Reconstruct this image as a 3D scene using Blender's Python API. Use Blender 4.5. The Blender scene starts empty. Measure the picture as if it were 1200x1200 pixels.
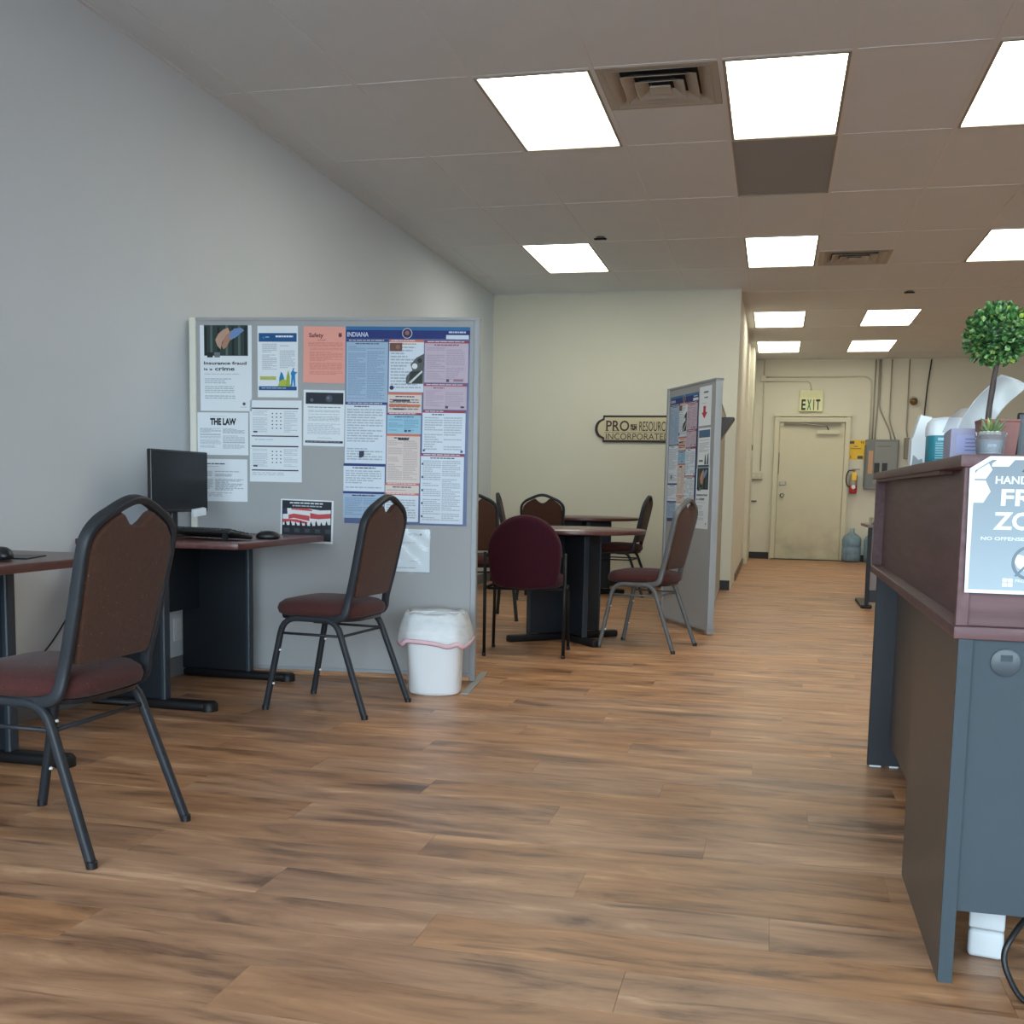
import bpy, bmesh, math, random
from mathutils import Vector, Matrix
random.seed(7)
S = bpy.context.scene
COL = S.collection
PI = math.pi

# ------------------------------------------------------------------ camera, world, exposure
CAM_H = 0.9876
yaw, pitch, roll = 0.2341, 0.1049, 0.0189
fw = Vector((-math.sin(yaw)*math.cos(pitch), math.cos(yaw)*math.cos(pitch), -math.sin(pitch)))
rt = Vector((math.cos(yaw), math.sin(yaw), 0)); up = rt.cross(fw)
r2 = rt*math.cos(roll)+up*math.sin(roll); u2 = -rt*math.sin(roll)+up*math.cos(roll)
cam = bpy.data.cameras.new('camera'); camo = bpy.data.objects.new('camera', cam); COL.objects.link(camo)
camo.matrix_world = Matrix(((r2.x, u2.x, -fw.x, 0), (r2.y, u2.y, -fw.y, 0), (r2.z, u2.z, -fw.z, CAM_H), (0, 0, 0, 1)))
cam.sensor_fit = 'HORIZONTAL'; cam.sensor_width = 36.0; cam.lens = 1274.52/1200*36.0
cam.shift_y = 107.73/1200; cam.clip_start = 0.05; cam.clip_end = 200
S.camera = camo

LAMP = 8.2            # strength of the fluorescent panels
LAMP_COL = (0.98, 0.97, 0.82)
SKY = 16.0             # daylight outside the shop front
SKY_COL = (0.82, 0.91, 1.0)
S.view_settings.view_transform = 'Standard'; S.view_settings.look = 'None'
S.view_settings.gamma = 1.0; S.view_settings.use_curve_mapping = False
S.view_settings.exposure = 0.0
w = bpy.data.worlds.new('overcast_sky'); S.world = w; w.use_nodes = True
bg = w.node_tree.nodes['Background']; bg.inputs[0].default_value = SKY_COL+(1,); bg.inputs[1].default_value = SKY
S.cycles.use_denoising = True
S.cycles.max_bounces = 10; S.cycles.diffuse_bounces = 6; S.cycles.transparent_max_bounces = 12
S.cycles.caustics_reflective = False; S.cycles.caustics_refractive = False
S.cycles.sample_clamp_indirect = 8.0

# room numbers (metres)
XL, XR = -2.9625, 5.2
YF, YB, YE = -2.3, 11.34, 17.22       # shop front, partition wall behind the tables, end wall with the exit
XH = -0.41                            # hall wall
ZC = 3.015
T = 0.6096
GX, GY = -0.340, 5.4255               # origin of the ceiling grid

# daylight portals in the two shop-front openings (they emit nothing, they guide the sky light)
WIN = [(-2.8, 1.0), (1.2, 5.0)]
for a, b in WIN:
    L = bpy.data.lights.new('window_portal', 'AREA'); L.shape = 'RECTANGLE'; L.size = b-a; L.size_y = 2.5
    L.cycles.is_portal = True
    o = bpy.data.objects.new('window_portal', L); COL.objects.link(o)
    o.location = ((a+b)/2, YF-0.02, 1.45); o.rotation_euler = (PI/2, 0, 0)

# ------------------------------------------------------------------ helpers
def lin(c):
    return tuple((x/255/12.92 if x/255 <= .04045 else ((x/255+.055)/1.055)**2.4) for x in c)

MATS = {}
def mat(name, rgb, rough=.5, metal=0., var=.06, scale=18., bump=0., bscale=200., spec=.5, trans=0., alpha=1., coat=0.):
    """plain procedural material: base colour with a soft noise variation and optional fine bump"""
    if name in MATS: return MATS[name]
    m = bpy.data.materials.new(name); m.use_nodes = True; nt = m.node_tree; N = nt.nodes; Lk = nt.links
    p = N['Principled BSDF']
    c = lin(rgb)
    tc = N.new('ShaderNodeTexCoord'); nz = N.new('ShaderNodeTexNoise'); nz.inputs['Scale'].default_value = scale
    nz.inputs['Detail'].default_value = 3
    Lk.new(tc.outputs['Object'], nz.inputs['Vector'])
    mx = N.new('ShaderNodeMix'); mx.data_type = 'RGBA'
    mx.inputs[6].default_value = tuple(x*(1-var) for x in c)+(1,); mx.inputs[7].default_value = tuple(min(1, x*(1+var)) for x in c)+(1,)
    Lk.new(nz.outputs['Fac'], mx.inputs[0]); Lk.new(mx.outputs[2], p.inputs['Base Color'])
    p.inputs['Roughness'].default_value = rough; p.inputs['Metallic'].default_value = metal
    p.inputs['Specular IOR Level'].default_value = spec
    p.inputs['Transmission Weight'].default_value = trans; p.inputs['Alpha'].default_value = alpha
    p.inputs['Coat Weight'].default_value = coat
    if bump:
        n2 = N.new('ShaderNodeTexNoise'); n2.inputs['Scale'].default_value = bscale; n2.inputs['Detail'].default_value = 4
        Lk.new(tc.outputs['Object'], n2.inputs['Vector'])
        b = N.new('ShaderNodeBump'); b.inputs['Strength'].default_value = bump; b.inputs['Distance'].default_value = .002
        Lk.new(n2.outputs['Fac'], b.inputs['Height']); Lk.new(b.outputs['Normal'], p.inputs['Normal'])
    MATS[name] = m
    return m

def ink(rgb, rough=.55):
    return mat('print_%d_%d_%d' % tuple(rgb), rgb, rough, var=.03, spec=.3)

def thin_clear(name, tint, gloss=.25, haze=.1, rough=.1):
    """thin clear plastic or glass: see-through with a reflective skin and a little milkiness"""
    if name in MATS: return MATS[name]
    m = bpy.data.materials.new(name); m.use_nodes = True; nt = m.node_tree; N = nt.nodes; Lk = nt.links
    for n in list(N): N.remove(n)
    out = N.new('ShaderNodeOutputMaterial'); tr = N.new('ShaderNodeBsdfTransparent'); tr.inputs[0].default_value = lin(tint)+(1,)
    gl = N.new('ShaderNodeBsdfGlossy'); gl.inputs['Roughness'].default_value = rough
    df = N.new('ShaderNodeBsdfDiffuse'); df.inputs[0].default_value = lin(tint)+(1,)
    fr = N.new('ShaderNodeFresnel'); fr.inputs[0].default_value = 1.45
    nz = N.new('ShaderNodeTexNoise'); nz.inputs['Scale'].default_value = 6
    mu = N.new('ShaderNodeMath'); mu.operation = 'MULTIPLY_ADD'; mu.inputs[1].default_value = haze*.6; mu.inputs[2].default_value = haze*.7
    Lk.new(nz.outputs['Fac'], mu.inputs[0])
    m1 = N.new('ShaderNodeMixShader'); m2 = N.new('ShaderNodeMixShader')
    Lk.new(mu.outputs[0], m1.inputs[0]); Lk.new(tr.outputs[0], m1.inputs[1]); Lk.new(df.outputs[0], m1.inputs[2])
    ml = N.new('ShaderNodeMath'); ml.operation = 'MULTIPLY'; ml.inputs[1].default_value = gloss*4
    Lk.new(fr.outputs[0], ml.inputs[0]); ml.use_clamp = True
    Lk.new(ml.outputs[0], m2.inputs[0]); Lk.new(m1.outputs[0], m2.inputs[1]); Lk.new(gl.outputs[0], m2.inputs[2])
    Lk.new(m2.outputs[0], out.inputs[0])
    MATS[name] = m
    return m

def emit(name, rgb, strength):
    m = bpy.data.materials.new(name); m.use_nodes = True; nt = m.node_tree; N = nt.nodes; Lk = nt.links
    p = N['Principled BSDF']; p.inputs['Base Color'].default_value = (.8, .8, .8, 1)
    tc = N.new('ShaderNodeTexCoord'); nz = N.new('ShaderNodeTexNoise'); nz.inputs['Scale'].default_value = 60
    Lk.new(tc.outputs['Object'], nz.inputs['Vector'])
    mr = N.new('ShaderNodeMapRange'); mr.inputs['To Min'].default_value = strength*.95; mr.inputs['To Max'].default_value = strength*1.05
    Lk.new(nz.outputs['Fac'], mr.inputs['Value']); Lk.new(mr.outputs[0], p.inputs['Emission Strength'])
    p.inputs['Emission Color'].default_value = tuple(rgb)+(1,)
    return m

class MB:
    def __init__(s): s.bm = bmesh.new()
    def box(s, a, b, bev=0., seg=2, rot=None, loc=None):
        t = bmesh.new(); bmesh.ops.create_cube(t, size=1)
        c = [(a[i]+b[i])/2 for i in range(3)]; d = [abs(b[i]-a[i]) for i in range(3)]
        for v in t.verts: v.co = Vector((v.co.x*d[0]+c[0], v.co.y*d[1]+c[1], v.co.z*d[2]+c[2]))
        if bev > 0: bmesh.ops.bevel(t, geom=t.edges[:], offset=min(bev, min(d)*.45), segments=seg, profile=.5, affect='EDGES')
        s._merge(t, rot, loc); return s
    def _merge(s, t, rot=None, loc=None):
        M = Matrix.Identity(4)
        if loc is not None: M = Matrix.Translation(loc)
        if rot is not None: M = M @ rot.to_4x4()
        bmesh.ops.transform(t, matrix=M, verts=t.verts[:])
        me = bpy.data.meshes.new('tmp'); t.to_mesh(me); t.free(); s.bm.from_mesh(me); bpy.data.meshes.remove(me)
    def tube(s, pts, r, n=8, r2=None, closed=False, cap=True, roundpow=None, upv=None):
        """sweep a round or rounded-rectangular profile (r wide, r2 the other way) along a path"""
        P = [Vector(p) for p in pts]; k = len(P); r2 = r2 or r
        rings = []; prev = None
        for i in range(k):
            if closed: t = (P[(i+1) % k]-P[i-1])
            else: t = P[min(i+1, k-1)]-P[max(i-1, 0)]
            t.normalize()
            if prev is None:
                h = Vector(upv) if upv else (Vector((1, 0, 0)) if abs(t.x) < .8 else Vector((0, 0, 1)))
                a = (h-t*h.dot(t)).normalized()
            else:
                a = (prev-t*prev.dot(t)).normalized()
            prev = a; b = t.cross(a); ring = []
            for j in range(n):
                th = 2*PI*(j+.5)/n; cx, sy = math.cos(th), math.sin(th)
                if roundpow:
                    cx = math.copysign(abs(cx)**roundpow, cx); sy = math.copysign(abs(sy)**roundpow, sy)
                rr = r[i] if isinstance(r, (list, tuple)) else r
                rr2 = r2[i] if isinstance(r2, (list, tuple)) else r2
                ring.append(s.bm.verts.new(P[i]+a*cx*rr+b*sy*rr2))
            rings.append(ring)
        for i in range(k if closed else k-1):
            A, B = rings[i], rings[(i+1) % k]
            for j in range(n): s.bm.faces.new((A[j], A[(j+1) % n], B[(j+1) % n], B[j]))
        if cap and not closed:
            s.bm.faces.new(list(reversed(rings[0]))); s.bm.faces.new(rings[-1])
        return s
    def lathe(s, prof, n=24, c=(0, 0, 0), sx=1., sy=1., a0=0., power=None, cap=True):
        """revolve (r,z) profile; power<1 squares the section up"""
        rings = []
        for r, z in prof:
            ring = []
            for j in range(n):
                th = 2*PI*j/n+a0; cx, sn = math.cos(th), math.sin(th)
                if power: cx = math.copysign(abs(cx)**power, cx); sn = math.copysign(abs(sn)**power, sn)
                ring.append(s.bm.verts.new((c[0]+r*cx*sx, c[1]+r*sn*sy, c[2]+z)))
            rings.append(ring)
        for A, B in zip(rings, rings[1:]):
            for j in range(n): s.bm.faces.new((A[j], A[(j+1) % n], B[(j+1) % n], B[j]))
        if cap:
            s.bm.faces.new(list(reversed(rings[0]))); s.bm.faces.new(rings[-1])
        return s
    def prism(s, poly, z0, z1, M=None, bev=0., seg=2):
        """polygon in xy extruded z0..z1, then transformed by M"""
        t = bmesh.new()
        lo = [t.verts.new((x, y, z0)) for x, y in poly]; hi = [t.verts.new((x, y, z1)) for x, y in poly]
        k = len(poly); t.faces.new(list(reversed(lo))); t.faces.new(hi)
        for i in range(k): t.faces.new((lo[i], lo[(i+1) % k], hi[(i+1) % k], hi[i]))
        bmesh.ops.recalc_face_normals(t, faces=t.faces[:])
        if bev:
            es = [e for e in t.edges if abs(e.verts[0].co.z-e.verts[1].co.z) < 1e-9]
            bmesh.ops.bevel(t, geom=es, offset=bev, segments=seg, profile=.5, affect='EDGES')
        if M is not None: bmesh.ops.transform(t, matrix=M, verts=t.verts[:])
        s._merge(t); return s
    def quad(s, *p):
        s.bm.faces.new([s.bm.verts.new(q) for q in p]); return s
    def grid(s, f, nu, nv):
        V = [[s.bm.verts.new(f(i/nu, j/nv)) for j in range(nv+1)] for i in range(nu+1)]
        for i in range(nu):
            for j in range(nv): s.bm.faces.new((V[i][j], V[i+1][j], V[i+1][j+1], V[i][j+1]))
        return s
    def build(s, name, m, parent=None, smooth=False, loc=None, rot=None, solid=0., recalc=True):
        if recalc: bmesh.ops.recalc_face_normals(s.bm, faces=s.bm.faces[:])
        me = bpy.data.meshes.new(name); s.bm.to_mesh(me); s.bm.free()
        if smooth:
            for p in me.polygons: p.use_smooth = True
            if smooth is not True:
                me.set_sharp_from_angle(angle=math.radians(smooth))
        me.materials.append(m)
        return link(name, me, parent, loc, rot, solid)

def link(name, me, parent=None, loc=None, rot=None, solid=0.):
    o = bpy.data.objects.new(name, me); COL.objects.link(o)
    if parent is not None: o.parent = parent
    if loc is not None: o.location = loc
    if rot is not None: o.rotation_euler = rot
    if solid:
        md = o.modifiers.new('thickness', 'SOLIDIFY'); md.thickness = solid; md.offset = 0
    return o

def tag(o, label, cat, group=None):
    o['label'] = label; o['category'] = cat
    if group: o['group'] = group
    return o
def thing(name, label, cat, loc=(0, 0, 0), rz=0., group=None):
    o = bpy.data.objects.new(name, None); COL.objects.link(o); o.empty_display_size = .05
    o.location = loc; o.rotation_euler = (0, 0, rz)
    return tag(o, label, cat, group)
def struct(o, label=None):
    o['kind'] = 'structure'
    if label: o['label'] = label
    return o
def dup(root, loc, rz, label):
    r = root.copy(); COL.objects.link(r); r.location = loc; r.rotation_euler = (0, 0, rz); r['label'] = label
    for ch in list(root.children):
        c = ch.copy(); COL.objects.link(c); c.parent = r
        for g in list(ch.children):
            d = g.copy(); COL.objects.link(d); d.parent = c
    return r

def arc(c, r, a0, a1, n):
    return [(c[0]+r*math.cos(a0+(a1-a0)*i/n), c[1]+r*math.sin(a0+(a1-a0)*i/n)) for i in range(n+1)]
def smoothpath(pts, n=6):
    """Catmull-Rom through the points"""
    P = [Vector(p) for p in pts]; out = []
    for i in range(len(P)-1):
        p0 = P[max(i-1, 0)]; p1 = P[i]; p2 = P[i+1]; p3 = P[min(i+2, len(P)-1)]
        for k in range(n):
            t = k/n
            out.append(.5*((2*p1)+(p2-p0)*t+(2*p0-5*p1+4*p2-p3)*t*t+(3*p1-p0-3*p2+p3)*t**3))
    out.append(P[-1]); return out
def fillet(pts, r, n=5):
    """polyline with its corners rounded by radius r"""
    P = [Vector(p) for p in pts]; out = [P[0]]
    for i in range(1, len(P)-1):
        a = (P[i-1]-P[i]); b = (P[i+1]-P[i]); d = min(r, a.length*.49, b.length*.49)
        A = P[i]+a.normalized()*d; B = P[i]+b.normalized()*d
        for k in range(n+1):
            t = k/n; out.append(A*(1-t)**2+P[i]*2*t*(1-t)+B*t*t)
    out.append(P[-1]); return out

TXT = {}
def text_mesh(body, height, width=None, bold=0., depth=.0002, align='LEFT', spacing=1.):
    cu = bpy.data.curves.new('txt', 'FONT'); cu.body = body; cu.size = height/.70; cu.align_x = align
    cu.offset = bold*height; cu.extrude = depth; cu.resolution_u = 3; cu.space_character = spacing; cu.space_line = .9
    o = bpy.data.objects.new('txt', cu); COL.objects.link(o)
    dg = bpy.context.evaluated_depsgraph_get(); dg.update()
    me = bpy.data.meshes.new_from_object(o.evaluated_get(dg))
    bpy.data.objects.remove(o); bpy.data.curves.remove(cu)
    if width and len(me.vertices):
        x0 = min(v.co.x for v in me.vertices); x1 = max(v.co.x for v in me.vertices); k = width/(x1-x0)
        for v in me.vertices: v.co.x = (v.co.x-(x0 if align == 'LEFT' else 0))*k
    me.materials.clear()
    return me

# ------------------------------------------------------------------ surface materials
def floor_material():
    m = bpy.data.materials.new('laminate_planks'); m.use_nodes = True; nt = m.node_tree; N = nt.nodes; Lk = nt.links
    p = N['Principled BSDF']; g = N.new('ShaderNodeNewGeometry'); sp = N.new('ShaderNodeSeparateXYZ'); Lk.new(g.outputs['Position'], sp.inputs[0])
    def M(op, a, b=None, c=None):
        n = N.new('ShaderNodeMath'); n.operation = op
        for i, x in enumerate((a, b, c)):
            if x is None: continue
            if isinstance(x, (int, float)): n.inputs[i].default_value = x
            else: Lk.new(x, n.inputs[i])
        return n.outputs[0]
    row = M('FLOOR', M('DIVIDE', M('SUBTRACT', sp.outputs[1], PY0), PW))
    off = M('MULTIPLY', M('FRACT', M('MULTIPLY', row, .3819)), PL)
    colm = M('FLOOR', M('DIVIDE', M('ADD', M('SUBTRACT', sp.outputs[0], XL), off), PL))
    cv = N.new('ShaderNodeCombineXYZ'); Lk.new(row, cv.inputs[0]); Lk.new(colm, cv.inputs[1])
    wn = N.new('ShaderNodeTexWhiteNoise'); Lk.new(cv.outputs[0], wn.inputs['Vector'])
    # grain coordinates, shifted per plank
    gc = N.new('ShaderNodeCombineXYZ')
    Lk.new(M('ADD', M('MULTIPLY', sp.outputs[0], 1.6), M('MULTIPLY', wn.outputs['Value'], 40.)), gc.inputs[0])
    Lk.new(M('MULTIPLY', sp.outputs[1], 7.5), gc.inputs[1]); Lk.new(M('MULTIPLY', wn.outputs['Value'], 17.), gc.inputs[2])
    n1 = N.new('ShaderNodeTexNoise'); n1.inputs['Scale'].default_value = 1.5; n1.inputs['Detail'].default_value = 6; n1.inputs['Roughness'].default_value = .62
    n1.inputs['Distortion'].default_value = .5
    Lk.new(gc.outputs[0], n1.inputs['Vector'])
    rp = N.new('ShaderNodeValToRGB'); e = rp.color_ramp.elements
    e[0].position = .31; e[0].color = lin((104, 73, 54))+(1,); e[1].position = .70; e[1].color = lin((217, 172, 134))+(1,)
    k = rp.color_ramp.elements.new(.47); k.color = lin((169, 126, 94))+(1,)
    k = rp.color_ramp.elements.new(.60); k.color = lin((190, 145, 110))+(1,)
    Lk.new(n1.outputs['Fac'], rp.inputs[0])
    # occasional dark mineral streaks
    gs = N.new('ShaderNodeCombineXYZ')
    Lk.new(M('ADD', M('MULTIPLY', sp.outputs[0], 2.6), M('MULTIPLY', wn.outputs['Value'], 91.)), gs.inputs[0]); Lk.new(M('MULTIPLY', sp.outputs[1], 30.), gs.inputs[1])
    n2 = N.new('ShaderNodeTexNoise'); n2.inputs['Scale'].default_value = 1.0; n2.inputs['Detail'].default_value = 4; n2.inputs['Distortion'].default_value = .6
    Lk.new(gs.outputs[0], n2.inputs['Vector'])
    r2_ = N.new('ShaderNodeValToRGB'); r2_.color_ramp.elements[0].position = .61; r2_.color_ramp.elements[1].position = .74
    Lk.new(n2.outputs['Fac'], r2_.inputs[0])
    mx = N.new('ShaderNodeMix'); mx.data_type = 'RGBA'; mx.inputs[7].default_value = lin((92, 64, 48))+(1,)
    Lk.new(M('MULTIPLY', r2_.outputs[0], .8), mx.inputs[0]); Lk.new(rp.outputs[0], mx.inputs[6])
    # tone of each plank
    hs = N.new('ShaderNodeHueSaturation'); Lk.new(mx.outputs[2], hs.inputs['Color'])
    Lk.new(M('ADD', M('MULTIPLY', wn.outputs['Value'], .14), .92), hs.inputs['Value'])
    s2 = N.new('ShaderNodeSeparateColor'); Lk.new(wn.outputs['Color'], s2.inputs[0])
    Lk.new(M('ADD', M('MULTIPLY', s2.outputs[1], .14), .95), hs.inputs['Saturation'])
    Lk.new(hs.outputs[0], p.inputs['Base Color'])
    Lk.new(M('ADD', M('MULTIPLY', n1.outputs['Fac'], .16), .33), p.inputs['Roughness'])
    b = N.new('ShaderNodeBump'); b.inputs['Strength'].default_value = .12; b.inputs['Distance'].default_value = .001
    Lk.new(n1.outputs['Fac'], b.inputs['Height']); Lk.new(b.outputs[0], p.inputs['Normal'])
    return m

def fabric(name, rgb, fleck=None, rough=.9):
    m = bpy.data.materials.new(name); m.use_nodes = True; nt = m.node_tree; N = nt.nodes; Lk = nt.links
    p = N['Principled BSDF']; tc = N.new('ShaderNodeTexCoord'); c = lin(rgb)
    nz = N.new('ShaderNodeTexNoise'); nz.inputs['Scale'].default_value = 90; nz.inputs['Detail'].default_value = 3
    Lk.new(tc.outputs['Object'], nz.inputs['Vector'])
    mx = N.new('ShaderNodeMix'); mx.data_type = 'RGBA'
    mx.inputs[6].default_value = tuple(x*.72 for x in c)+(1,); mx.inputs[7].default_value = tuple(x*1.28 for x in c)+(1,)
    Lk.new(nz.outputs['Fac'], mx.inputs[0]); last = mx.outputs[2]
    if fleck:
        vo = N.new('ShaderNodeTexVoronoi'); vo.inputs['Scale'].default_value = 55
        Lk.new(tc.outputs['Object'], vo.inputs['Vector'])
        rp = N.new('ShaderNodeValToRGB'); rp.color_ramp.elements[0].position = .05; rp.color_ramp.elements[0].color = (1, 1, 1, 1)
        rp.color_ramp.elements[1].position = .10; rp.color_ramp.elements[1].color = (0, 0, 0, 1)
        Lk.new(vo.outputs['Distance'], rp.inputs[0])
        m2 = N.new('ShaderNodeMix'); m2.data_type = 'RGBA'; m2.inputs[7].default_value = lin(fleck)+(1,)
        Lk.new(rp.outputs[0], m2.inputs[0]); Lk.new(last, m2.inputs[6]); last = m2.outputs[2]
    Lk.new(last, p.inputs['Base Color']); p.inputs['Roughness'].default_value = rough
    p.inputs['Specular IOR Level'].default_value = .15; p.inputs['Sheen Weight'].default_value = .08
    b = N.new('ShaderNodeBump'); b.inputs['Strength'].default_value = .25; b.inputs['Distance'].default_value = .002
    n3 = N.new('ShaderNodeTexNoise'); n3.inputs['Scale'].default_value = 420; Lk.new(tc.outputs['Object'], n3.inputs['Vector'])
    Lk.new(n3.outputs['Fac'], b.inputs['Height']); Lk.new(b.outputs[0], p.inputs['Normal'])
    return m

def wood(name, dark, light, rough=.35, axis=1, spec=.5):
    """mahogany-look laminate"""
    m = bpy.data.materials.new(name); m.use_nodes = True; nt = m.node_tree; N = nt.nodes; Lk = nt.links
    p = N['Principled BSDF']; tc = N.new('ShaderNodeTexCoord'); mp = N.new('ShaderNodeMapping')
    sc = [30, 30, 30]; sc[axis] = 2.5; mp.inputs['Scale'].default_value = sc
    Lk.new(tc.outputs['Object'], mp.inputs[0]); nz = N.new('ShaderNodeTexNoise'); nz.inputs['Scale'].default_value = 1.4; nz.inputs['Detail'].default_value = 5
    Lk.new(mp.outputs[0], nz.inputs['Vector'])
    rp = N.new('ShaderNodeValToRGB'); rp.color_ramp.elements[0].position = .3; rp.color_ramp.elements[1].position = .7
    rp.color_ramp.elements[0].color = lin(dark)+(1,); rp.color_ramp.elements[1].color = lin(light)+(1,)
    Lk.new(nz.outputs['Fac'], rp.inputs[0]); Lk.new(rp.outputs[0], p.inputs['Base Color']); p.inputs['Roughness'].default_value = rough; p.inputs['Specular IOR Level'].default_value = spec
    return m

PW, PL, PY0 = .1865, 1.22, 2.719-.1865*27
FLOOR = floor_material()
WALL = mat('painted_wall', (205, 211, 216), .75, var=.025, scale=2.5, bump=.12, bscale=160, spec=.25)
WALLW = mat('painted_wall_cream', (214, 211, 194), .7, var=.03, scale=2.0, bump=.12, bscale=160, spec=.25)
TILE = mat('ceiling_tile', (216, 221, 225), .92, var=.03, scale=6, bump=.5, bscale=140, spec=.1)
GRID = mat('grid_metal', (216, 219, 222), .6, var=.02, spec=.3)
COVE = mat('black_cove_base', (28, 27, 28), .5, var=.1)
BROWNB = mat('brown_base', (92, 74, 55), .5, var=.1)
FRAME = mat('charcoal_powder_coat', (42, 45, 50), .46, var=.12, scale=120, spec=.28)
FRAME2 = mat('silver_vein_powder_coat', (92, 93, 93), .42, var=.12, scale=120, spec=.5)
CHAIRFAB = fabric('rust_brown_fabric', (78, 53, 43), (140, 112, 94))
CHAIRSEAT = fabric('burgundy_brown_fabric', (72, 40, 38), (112, 84, 76))
BURG = fabric('burgundy_fabric', (56, 17, 29))
BLACK = mat('black_plastic', (24, 25, 28), .4, var=.1)
BLACKM = mat('black_metal', (26, 25, 27), .45, var=.1, spec=.25)
NAVY = mat('slate_laminate', (20, 27, 35), .5, var=.06)
SLATE = mat('blue_grey_laminate', (62, 71, 77), .5, var=.03, bump=.08, bscale=300, spec=.12)
TAUPE = mat('taupe_laminate', (84, 76, 70), .42, var=.03, bump=.08, bscale=300)
MAHOG = wood('mahogany_laminate', (86, 61, 63), (106, 80, 81), .4, spec=.2)
MAHOGX = wood('mahogany_laminate_cross', (86, 61, 63), (106, 80, 81), .4, axis=0, spec=.2)
DARKM = wood('dark_mahogany', (74, 44, 42), (98, 60, 56), .3)
FELT = mat('grey_partition_fabric', (166, 167, 167), .92, var=.05, scale=400, bump=.3, bscale=500, spec=.1)
TANF = mat('tan_partition_fabric', (172, 164, 146), .92, var=.05, scale=400, bump=.3, bscale=500, spec=.1)
ALU = mat('grey_painted_trim', (150, 154, 157), .4, var=.03)
CREAM = mat('cream_trim', (226, 222, 208), .6, var=.03)
PAPER = mat('white_paper', (226, 232, 236), .6, var=.015, spec=.25)
WHITEP = mat('white_plastic', (226, 230, 233), .4, var=.02)
DOORP = mat('cream_door_paint', (206, 202, 178), .55, var=.03, scale=6)
CHROME = mat('brushed_metal', (130, 124, 112), .35, metal=.9, var=.1)
GREYM = mat('grey_enamel', (112, 114, 112), .45, var=.04)
CONDUIT = mat('painted_conduit', (196, 192, 172), .5, var=.03)
GREY2 = mat('worn_conduit', (150, 146, 132), .5, var=.08)

# ------------------------------------------------------------------ room shell
fl = struct(MB().box((XL-.2, YF-.1, -.12), (XR+.2, YE+.2, -.004)).build('floor', FLOOR), 'brown laminate plank floor')
cells = []
nrow = int((YE-PY0)/PW)+1
for r in range(nrow):
    y0 = PY0+r*PW; y1 = min(y0+PW, YE)
    if y1 < .9: continue
    off = ((r*.3819) % 1.)*PL; c0 = 0
    x = XL-off
    while x < XR:
        a, b = max(x, XL), min(x+PL, XR)
        if b-a > .01:
            if y0 > YB and b < XH-.01: pass
            else: cells.append((a, b, y0, y1))
        x += PL
def in_view(a, b, y0, y1):
    if y0 < 1.5: return 0
    x0, x1 = -.62*y1+.2, .30*y1+.25
    return 1 if (b > max(-2.9625, -.80*y1) and a < .27*y1+.15) else 0
cells.sort(key=lambda c: (-in_view(*c), c[2]))
pm = {}
rest = MB()
for i, (a, b, y0, y1) in enumerate(cells):
    if i < 300:
        k = (round(b-a, 3), round(y1-y0, 3))
        if k not in pm:
            t = bmesh.new(); bmesh.ops.create_cube(t, size=1)
            for v in t.verts: v.co = Vector((v.co.x*(b-a-.0005), v.co.y*(y1-y0-.0005), v.co.z*.008))
            bmesh.ops.bevel(t, geom=[e for e in t.edges if e.verts[0].co.z > 0 and e.verts[1].co.z > 0], offset=.0004, segments=1, affect='EDGES')
            me = bpy.data.meshes.new('plank'); t.to_mesh(me); t.free(); me.materials.append(FLOOR); pm[k] = me
        link('plank', pm[k], fl, ((a+b)/2, (y0+y1)/2, -.004))
    else:
        rest.box((a+.0004, y0+.0004, -.006), (b-.0004, y1-.0004, 0))
o = rest.build('planks_beyond', FLOOR, fl); o['kind'] = 'stuff'

struct(MB().box((XL-.15, YF-.1, 0), (XL, YB+.12, ZC+.3)).build('wall_left', WALL), 'long pale grey painted wall behind the computer desks')
struct(MB().box((XL, YB, 0), (XH, YB+.12, ZC+.3)).build('wall_back', WALLW), 'off-white wall behind the round tables with the carved sign')
struct(MB().box((XH-.12, YB+.12, 0), (XH, YE, ZC+.3)).build('wall_hall', WALLW), 'left wall of the passage to the exit')
struct(MB().box((XH-.1, 15.7, 0), (-.355, YE, ZC+.02), .004).build('trim_1', WALLW), 'projecting white pier beside the exit wall')
struct(MB().box((XH-.2, YE, 0), (XR+.15, YE+.15, ZC+.3)).build('wall_far', WALLW), 'end wall with the exit door')
struct(MB().box((XR, YF-.1, 0), (XR+.15, YE, ZC+.3)).build('wall_right', WALL))
# shop front wall behind the camera with two glazed openings
fw_ = MB()
xs = [XL-.15, WIN[0][0], WIN[0][1], WIN[1][0], WIN[1][1], XR+.15]
fw_.box((xs[0], YF-.15, 0), (xs[5], YF, .20)); fw_.box((xs[0], YF-.15, 2.70), (xs[5], YF, ZC+.3))
for a, b in ((xs[0], xs[1]), (xs[2], xs[3]), (xs[4], xs[5])): fw_.box((a, YF-.15, .20), (b, YF, 2.70))
struct(fw_.build('wall_front', WALL))
PANE = thin_clear('window_glass', (240, 246, 248), .2, .0, .0)
for n, (a, b) in enumerate(WIN):
    e = bpy.data.objects.new('window_%d' % (n+1), None); COL.objects.link(e); struct(e, 'shop-front window')
    f = MB(); k = 3
    for i in range(k+1):
        x = a+(b-a)*i/k; f.box((max(a, x-.025), YF-.11, .20), (min(b, x+.025), YF-.05, 2.70))
    f.box((a, YF-.11, .20), (b, YF-.05, .25)); f.box((a, YF-.11, 2.65), (b, YF-.05, 2.70)); f.build('window_frame', BLACKM, e)
    for i in range(k):
        x0 = a+(b-a)*i/k+.02; x1 = a+(b-a)*(i+1)/k-.02
        MB().box((x0, YF-.083, .24), (x1, YF-.077, 2.66)).build('pane', PANE, e)
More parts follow.
